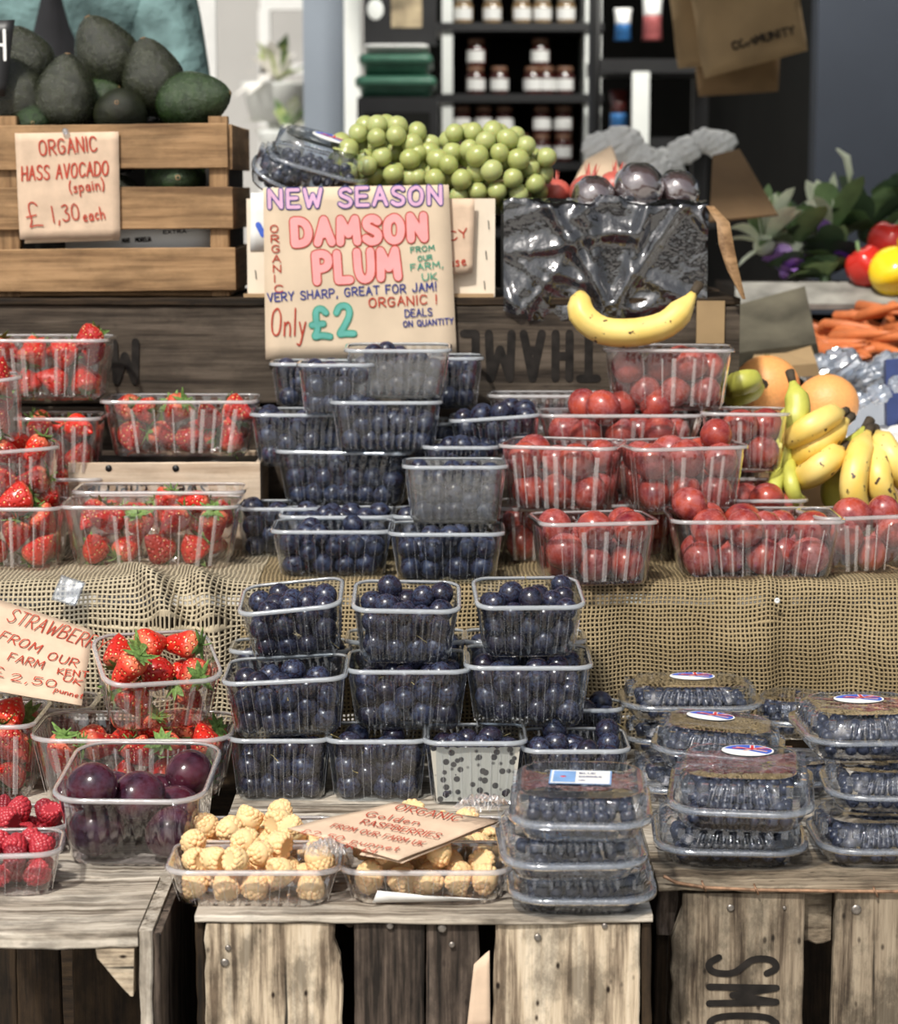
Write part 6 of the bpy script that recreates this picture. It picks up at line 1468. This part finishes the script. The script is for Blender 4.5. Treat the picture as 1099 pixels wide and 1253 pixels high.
# ------------------------------------------------------------------ lidded packs
def flagdisc(parent, W, D, H, off, rot=0):
    a, b = .027, .021; z = H+.0003; M = T(off[0]*W, off[1]*D, z) @ Rz(rot); st = MB(); n = 28
    st.add([(0, 0, 0)]+[(a*math.cos(2*math.pi*k/n), b*math.sin(2*math.pi*k/n), 0) for k in range(n)], [(0, k+1, (k+1) % n+1) for k in range(n)])
    s = st.build('round_sticker', M_['white'], parent, M)
    def clip(x, y): return (x/a)**2+(y/b)**2 < .94
    def seg(w, p, q, col, lift):
        g = MB(); d = Vector((q[0]-p[0], q[1]-p[1])); l = d.length; d /= l; nn = Vector((-d.y, d.x))*w/2; pts = [p[0]+d.x*0, p[1]]; ts = [i/24 for i in range(25) if clip(p[0]+(q[0]-p[0])*i/24, p[1]+(q[1]-p[1])*i/24)]
        if len(ts) < 2: return
        A = Vector(p)+Vector((q[0]-p[0], q[1]-p[1]))*ts[0]; B = Vector(p)+Vector((q[0]-p[0], q[1]-p[1]))*ts[-1]
        g.add([(A.x+nn.x, A.y+nn.y, lift), (A.x-nn.x, A.y-nn.y, lift), (B.x-nn.x, B.y-nn.y, lift), (B.x+nn.x, B.y+nn.y, lift)], [(0, 1, 2, 3)]); g.build('flag_stripe', M_[col], s, smooth=False)
    g = MB(); ks = [k for k in range(n+1) if -8 <= k-4 <= 10]
    arc = [(a*.93*math.cos(2*math.pi*k/n), b*.93*math.sin(2*math.pi*k/n)) for k in range(-3, 14)]
    g.add([(0, -.001, .0002)]+[(x, y, .0002) for x, y in arc], [(0, k+1, k+2) for k in range(len(arc)-1)]); g.build('flag_field', M_['blue_print'], s, smooth=False)
    seg(.0040, (-.012, .010), (.020, -.004), 'white', .0004); seg(.0040, (-.004, -.002), (.020, .014), 'white', .0004); seg(.0050, (.0045, .0), (.0045, .017), 'white', .0005)
    seg(.0016, (-.012, .010), (.020, -.004), 'red_print', .0006); seg(.0016, (-.004, -.002), (.020, .014), 'red_print', .0006); seg(.0030, (.0045, 0), (.0045, .017), 'red_print', .0007); seg(.0026, (-.016, .005), (.024, .005), 'red_print', .0007)
def clam(key, where, u0, u1, vb, z0, H, D, yaw=0, tilt=0, roll=0, Y=None, sticker=None, off=(0, .05), dome=1.0, nmax=110, dark=False, flat=False):
    if isinstance(z0, str): z0 = TOP[z0]
    b = P((u0+u1)/2, vb, z=z0) if Y is None else P((u0+u1)/2, vb, Y=Y)
    c, s = abs(math.cos(R(yaw))), abs(math.sin(R(yaw))); W = ((u1-u0)*pxm(b)-D*s)/c
    M = T(*b) @ Rz(yaw) @ Rx(tilt) @ Ry(roll) @ T(0, D*.40, 0)
    t = thing('lidded_pack', 'clear lidded pack of blueberries, '+where, 'pack', M)
    h1 = H*.46; ns = 40; rr_ = lambda f, g_, pl=0, q=.034: rrect(W*f, D*g_, q, ns, 6, pl)
    V, F = rings([(rr_(.70, .66, 0, .022), .002), (rr_(.78, .74, 0, .025), 0), (rr_(.82, .78, .0010), .003), (rr_(.86, .82, .0014), h1*.4), (rr_(.89, .86, .0014), h1*.85), (rr_(.91, .88), h1)]); obj('tray', mesh('tray', V, F, M_['clam']), t)
    V, F = rings([(rr_(.91, .88), h1), (rr_(.99, .985, 0, .038), h1-.0005), (rr_(1.0, 1.0, 0, .04), h1-.003), (rr_(1.006, 1.008, 0, .04), h1-.001), (rr_(1.0, 1.0, 0, .04), h1+.003), (rr_(.92, .89), h1+.0025)], False); obj('flange', mesh('flange', V, F, M_['flange']), t)
    top = H
    if flat: lr = [(rr_(.92, .89), h1+.0028), (rr_(.92, .89, 0), h1+.005), (rr_(.915, .885, .0008), h1+(H-h1)*.5), (rr_(.905, .87, .0010), h1+(H-h1)*.85), (rr_(.885, .85, 0), H-.0012), (rr_(.86, .82, 0), H), (rr_(.80, .75, 0, .028), H-.0002), (rr_(.78, .73, 0, .026), H-.0016), (rr_(.4, .36, 0, .02), H-.0016)]
    else: lr = None
    V, F = rings(lr or [(rr_(.92, .89), h1+.0028), (rr_(.915, .885), h1+.006), (rr_(.90, .865, .0016), h1+(H-h1)*.35), (rr_(.875, .835, .0022), h1+(H-h1)*.62), (rr_(.83, .78, .0022), h1+(H-h1)*.86), (rr_(.79, .73, .001), H-.001), (rr_(.75, .69, 0, .028), H), (rr_(.72, .66, 0, .026), H-.0012), (rr_(.4, .36, 0, .02), H-.0016+.0012*dome)], False, True); obj('lid', mesh('lid', V, F, M_['clam']), t)
    # raised notches round the lid edge
    mb = MB(); nn_ = max(5, int(W/.018)); kf = .45 if flat else 1.0
    for sgn in (-1, 1):
        for i in range(nn_):
            x = (i-(nn_-1)/2)*W*.66/(nn_-1); mb.box(x-.0034*kf, x+.0034*kf, sgn*D*(.445 if flat else .405)-.0035, sgn*D*(.445 if flat else .405)+.002, h1+(H-h1)*.5, h1+(H-h1)*.88)
    for sgn in (-1, 1):
        for i in range(5): y = (i-2)*D*.13; mb.box(sgn*W*(.46 if flat else .43)-.003, sgn*W*(.46 if flat else .43)+.002, y-.003*kf, y+.003*kf, h1+(H-h1)*.45, h1+(H-h1)*.88)
    mb.build('lid_ribs', M_['clam'], t, smooth=False)
    if sticker == 'flag': flagdisc(t, W, D, H, off)
    if sticker == 'rect':
        M2 = T(off[0]*W, off[1]*D, H-.0006) @ Rz(-2); sw, sh = W*.44, D*.30
        def rect(x0, x1, y0, y1, col, lift, par, nm):
            g = MB(); g.add([(x0, y0, lift), (x1, y0, lift), (x1, y1, lift), (x0, y1, lift)], [(0, 1, 2, 3)]); return g.build(nm, M_[col], par, M2 if par is t else None, smooth=False)
        s_ = rect(-sw/2, sw/2, -sh/2, sh/2, 'skyprint', 0, t, 'label_sheet'); rect(-sw/2+.0015, sw/2-.0015, -sh/2+.0015, sh/2-.0015, 'white', .0002, s_, 'label_panel'); rect(-sw*.44, -sw*.08, -sh*.4, sh*.4, 'skyprint', .0004, s_, 'picture_patch')
        ink = Ink(); 
        for q_, (tx, h_) in enumerate((('BLUE', .0048), ('BERRIES', .0042), ('UK', .003))): ink.text('ink_navy', tx, -sw*.02, sh*.20-q_*sh*.25, h_, .0007, width=sw*(.26, .36, .1)[q_])
        o_ = None
        for m_, (mb2, _) in ink.L.items():
            me = mb2.mesh('lettering', M_[m_], False); me.transform(Rx(-90)); me.transform(T(0, 0, .0002)); obj('lettering', me, s_)
        g = MB(); g.lathe([(.003, .0004), (.003, .0005)], 8, 0, T(-sw*.28, 0, 0)); g.build('printed_dot', M_['red_print'], s_)
    TOP[key] = b.z+H+.001; PUN[key] = (M, W*.86, D*.80, H*.80)
    if not dark: fill(key, 'blueberry', .0072, .95, 'blueberry in the lidded pack '+where, 'blueberries in the lidded pack '+where, nmax=nmax, keep=2.2)
    else: fill(key, 'blueberry', .0085, .95, 'dark berry in the lidded pack '+where, 'berries in the lidded pack '+where, nmax=60, keep=2.6)
    print('%-5s clam Y=%.3f z=%.3f W=%.3f D=%.3f' % (key, b.y, b.z, W, D))
M_['skyprint'] = plain('sky_blue_print', (.22, .40, .72), .5)
clam('K3', 'lowest in the stack of three at the front', 622, 806, 1121, T1, .040, .165, flat=True)
clam('K2', 'middle of the stack of three, with a blue label', 610, 800, 1079, 'K3', .040, .165, sticker='rect', off=(.0, -.25), yaw=2, flat=True)
clam('K1', 'topmost of the stack of three, blue and white label', 616, 805, 1032, 'K2', .043, .17, sticker='rect', off=(.0, .06), yaw=-3, flat=True)
clam('K5', 'lower of the pair at the front of the right crate', 796, 996, 1063, T1, .044, .17, yaw=-3)
clam('K4', 'with a flag sticker, upper front pack, right crate', 800, 1010, 1020, 'K5', .054, .18, yaw=-8, sticker='flag', off=(.04, .22), tilt=2)
clam('K10', 'lowest in the stack at the right edge', 1002, 1160, 1064, T1, .046, .14, yaw=0)
clam('K9', 'middle of the stack at the right edge', 1006, 1180, 997, 'K10', .042, .14, yaw=-4)
clam('K8', 'with a flag sticker, topmost at the right edge', 984, 1160, 932, 'K9', .048, .16, yaw=3, roll=0, sticker='flag', off=(.0, .12))
clam('K6b', 'underneath the slanting one behind the front pair', 775, 960, 985, None, .040, .14, Y=2.44)
clam('K6', 'slanting behind the front pair, with a flag sticker', 780, 968, 946, 'K6b', .045, .14, yaw=-10, roll=3, sticker='flag', off=(-.08, .15))
clam('K7b', 'lowest at the back against the hessian', 762, 930, 925, None, .040, .10, Y=2.62)
clam('K7', 'with a flag sticker, furthest back against the hessian', 761, 936, 885, 'K7b', .042, .12, sticker='flag', off=(.03, .15))
clam('K11', 'half hidden at the back between the flag stickered ones', 900, 1020, 905, None, .045, .11, Y=2.62, yaw=-18)
clam('K12', 'right of the slanting one, low behind the front pair', 930, 1030, 975, None, .036, .11, Y=2.50, yaw=-8)
# packs on top of the cardboard box
clam('Q1', 'tilted on top beside the grapes, with an oval sticker', 318, 446, 232, None, .062, .12, Y=YC+.03, roll=16, tilt=14, sticker='flag', off=(.05, .15), dark=True)
clam('Q2', 'small and tipped over at the avocado crate', 296, 372, 240, None, .045, .09, Y=YC+.02, roll=26, tilt=22, dark=True)
flush_fruit()

# ------------------------------------------------------------------ cards resting on the punnets
c_ = Card(P(352, 1012, z=.484), P(485, 1052, z=.474), P(612, 1003, z=.486)); t = thing('price_card', 'brown paper price card lying across the golden raspberries', 'sign', c_.M)
obj('sheet', c_.sheet([(484, 981), (612, 1003), (487, 1051), (352, 1011)], M_['kraft_p'], .0010, .0010, 14, 14, 2), t); ink = Ink()
def W_(m, *a, **k): c_.write(ink, m, *a, lift=k.pop('lift', .0012), **k)
c0 = c_.loc(484, 981)
for s_, a_, b_, h_, w_ in (('ORGANIC', (482, 991), (560, 1006), 7.5, 1.6), ('Golden', (446, 1000), (512, 1011), 7, 1.6), ('RASPBERRIES', (440, 1009), (536, 1027), 6.5, 1.5), ('FROM OUR FARM UK', (404, 1013), (516, 1036), 5.5, 1.3), ('£2,50 punnet', (366, 1021), (486, 1043), 6.5, 1.4), ('2 FOR £4', (388, 1031), (458, 1046), 5.5, 1.3)): W_('ink_red', s_, a_, b_, h_, w_)
ink.build(t)
c2 = Card(P(352, 1012, z=.481), P(485, 1055, z=.470), P(612, 1006, z=.483)); t2 = thing('paper_bag', 'second sheet of brown paper just under the golden raspberry card', 'paper', c2.M); obj('sheet', c2.sheet([(500, 985), (609, 1006), (492, 1055), (440, 1044)], M_['kraft_p'], .0006, .0008), t2)
c_ = Card(P(-40, 838, Y=2.515), P(100, 862, Y=2.515), P(-35, 724, Y=2.66)); t = thing('price_card', 'brown paper strawberry price card leaning at the left edge', 'sign', c_.M)
obj('sheet', c_.sheet([(-35, 722), (114, 770), (100, 863), (-40, 838)], M_['kraft_p'], .0008, .0010, 12, 12, 4), t); ink = Ink()
for s_, a_, b_, h_, w_ in (('STRAWBERRY', (7, 760), (124, 799), 18, 1.5), ('FROM', (-2, 782), (46, 800), 12, 1.5), ('OUR', (57, 807), (93, 817), 10, 1.5), ('FARM', (9, 808), (51, 819), 10, 1.5), ('KENT', (70, 825), (107, 830), 7, 1.5), ('UK', (76, 833), (98, 840), 7, 1.5), ('£', (-8, 828), (4, 829), 12, 1.5), ('2,50', (12, 833), (68, 842), 9, 1.5), ('punnet', (66, 847), (100, 856), 7, 1.2)): W_('ink_red', s_, a_, b_, h_, w_)
ink.build(t)
# paper strip inside the front right golden punnet
c_ = Card(P(456, 1104, Y=P(500, 1106, z=T1).y-.004), P(604, 1102, Y=P(500, 1106, z=T1).y-.004), P(460, 1090, Y=P(500, 1106, z=T1).y-.006)); t = thing('label_strip', 'white label strip at the foot of the front right golden raspberry punnet', 'label', c_.M)
obj('sheet', c_.sheet([(462, 1090), (520, 1096), (604, 1101), (456, 1105)], M_['white'], .0003, .0004, 6, 2), t)
# crumpled clear bag ends
def crumple(label, uc, vc, z, ru, rv, seed):
    p = P(uc, vc, z=z); k = pxm(p); rng = random.Random(seed); nx, ny = 22, 14; V = []; F = []
    for j in range(ny+1):
        for i in range(nx+1):
            a, b = i/nx*2-1, j/ny*2-1; f = (1-.5*b*b)*(1+.15*math.sin(7*b+seed)); V.append((a*ru*k*f, b*rv*k*2.0*(1-.3*a*a), .010*(1-a*a)*(1-b*b)+rng.uniform(0, .0075)))
    for j in range(ny):
        for i in range(nx): q = j*(nx+1)+i; F.append((q, q+1, q+nx+2, q+nx+1))
    g = MB(); g.add(V, F); tag(g.build('plastic_wrap', M_['film'], None, T(*p), smooth=False), label, 'plastic wrap')
crumple('crumpled clear wrap at the right corner of the golden raspberry card', 592, 990, .50, 34, 11, 3)
crumple('crumpled clear wrap on the front left golden raspberries', 398, 1046, .478, 26, 11, 6)
